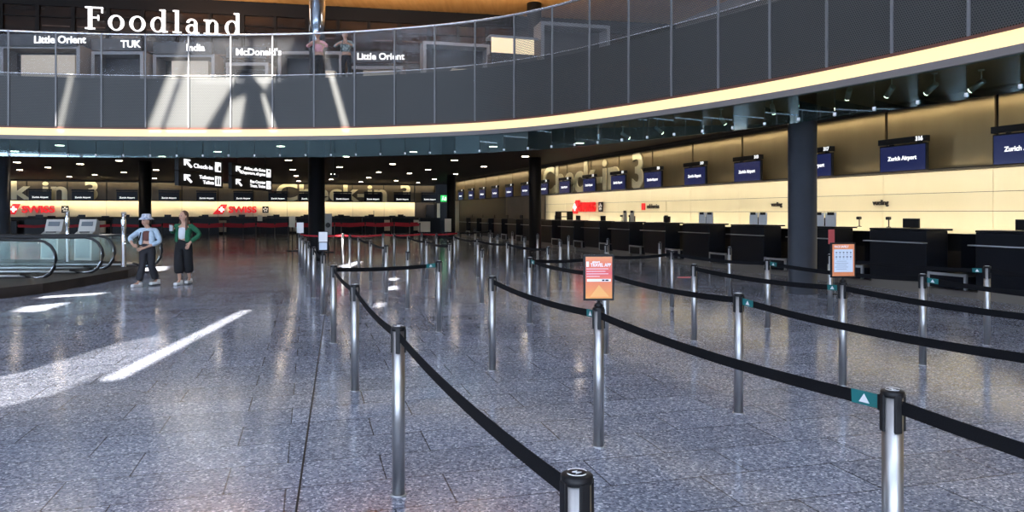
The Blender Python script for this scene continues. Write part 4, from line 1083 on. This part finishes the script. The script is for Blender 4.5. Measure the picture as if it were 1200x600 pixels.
# woman in green
Y = 16.6; j = jp(215, Y, 0)
r = empty('person', (px(215,Y).x, Y, 0), 0, label='person with long brown hair in green cardigan, white top and black skirt trousers', cat='person', group='people walking')
J = dict(pelvis=j(215,283), chest=j(215.5,269), neck=j(216,262,.01), head=j(215.5,253.6,-.02), look=(-.5,-1,0),
  shR=j(206.5,265.5), elR=j(201.5,273,.03), wrR=j(206,269.5,-.16), haR=j(206.5,267,-.2),
  shL=j(225,265.5), elL=j(234.5,274.5,.03), wrL=j(225,284,-.10), haL=j(222.5,289,-.12),
  hipR=j(210.5,286), knR=j(211.5,306,-.1), anR=j(214,328.6,-.14), toR=j(213,332,-.3),
  hipL=j(220,286), knL=j(220,306,0), anL=j(220,327.6,.1), toL=j(220,330.8,-.04))
person(r, J, dict(shoe='shoe', trouser='blackcloth', r0=.12, r1=.115, r2=.12, r3=.125, hem=.66, top='whitecloth', top0=.02, jacket='green', jhem=0.0, sleeve=.95, hair='long', haircol='brownhair', sole='sole'))
q = empty('phone', (px(206.5,16.6).x, 16.35, CH-(267-HY)*16.35/F), .3, label='small dark phone held up by the person in green', cat='phone')
MB().box((0,0,0),(.075,.01,.15), bev=.003).build('phone_case', 'black', q); MB().box((0,-.006,0),(.066,.002,.135)).build('phone_screen', 'greyscreen', q)
# two people at the gallery rail
for x, top, jac, hair, lab in ((373,'pink','pink','short','person in pink top leaning on the gallery rail'),(405,'leafy','leafy','short','person in leaf patterned top standing at the gallery rail')):
    Y = 23.7; i0 = px(x, Y, UF)
    r = empty('person', i0, 0, label=lab, cat='person', group='people at the gallery rail')
    J = dict(pelvis=(0,.12,.9), chest=(0,.0,1.2), neck=(0,-.05,1.36), head=(0,-.1,1.5), look=(.2,-1,-.2),
      shR=(-.16,-.02,1.29), elR=(-.3,-.18,1.12), wrR=(-.14,-.4,1.17), haR=(-.06,-.44,1.19), shL=(.16,-.02,1.29), elL=(.32,-.18,1.12), wrL=(.16,-.4,1.17), haL=(.08,-.44,1.19),
      hipR=(-.09,.12,.84), knR=(-.1,.12,.48), anR=(-.1,.16,.09), toR=(-.1,.0,.05), hipL=(.09,.12,.84), knL=(.1,.1,.48), anL=(.1,.18,.09), toL=(.1,.02,.05))
    person(r, J, dict(shoe='shoe', trouser='blackcloth', top=top, top0=.3, jacket=jac, sleeve=.4, haircol='darkhair', hair=hair, r0=.1, r1=.07, r2=.065, r3=.06))

# ------------------------------------------------------------------ light, sky, camera
w = bpy.data.worlds.new('sky'); sc.world = w; w.use_nodes = True
bg = w.node_tree.nodes['Background']; bg.inputs[0].default_value = (.62,.76,1,1); bg.inputs[1].default_value = 9.0
sun = bpy.data.lights.new('sun', 'SUN'); sun.energy = 60; sun.angle = math.radians(.45); sun.color = (1,.95,.88)
so = bpy.data.objects.new('sun', sun); COL.objects.link(so); so.rotation_mode = 'QUATERNION'; so.rotation_quaternion = DIR.to_track_quat('-Z','Y')
for x, Y in ((250,26),(520,24.5),(60,26)):
    area('gallery_fill', px(x,Y,9.5), (0,0,0), 3, .3, 70, (1,.85,.7))  # unseen fill lights added to brighten the food court
area('gallery_fill', px(900,17,9.5), (0,0,0), 3, .3, 260, (1,.95,.9))  # added fill for the pale partition behind the right-hand screens
for x in (250,450,600): area('soffit_bounce_fill', px(x,28.5,8.6), (PI,0,0), 4, .3, 170, (1,.85,.65))  # added upward fill standing in for daylight bounced onto the timber

cam = bpy.data.cameras.new('camera'); cam.sensor_width = 36; cam.lens = F/1200*36; cam.shift_y = -(300-HY)/1200; cam.clip_start = .05; cam.clip_end = 300
co = bpy.data.objects.new('camera', cam); COL.objects.link(co); co.location = (0,0,CH); co.rotation_euler = (PI/2,0,0); sc.camera = co
vs = sc.view_settings; vs.view_transform = 'Standard'; vs.look = 'None'; vs.gamma = 1; vs.use_curve_mapping = False; vs.exposure = 0
try:
    sc.cycles.use_denoising = True; sc.cycles.max_bounces = 8; sc.cycles.transparent_max_bounces = 16; sc.cycles.sample_clamp_indirect = 6; sc.cycles.caustics_reflective = False
except Exception: pass
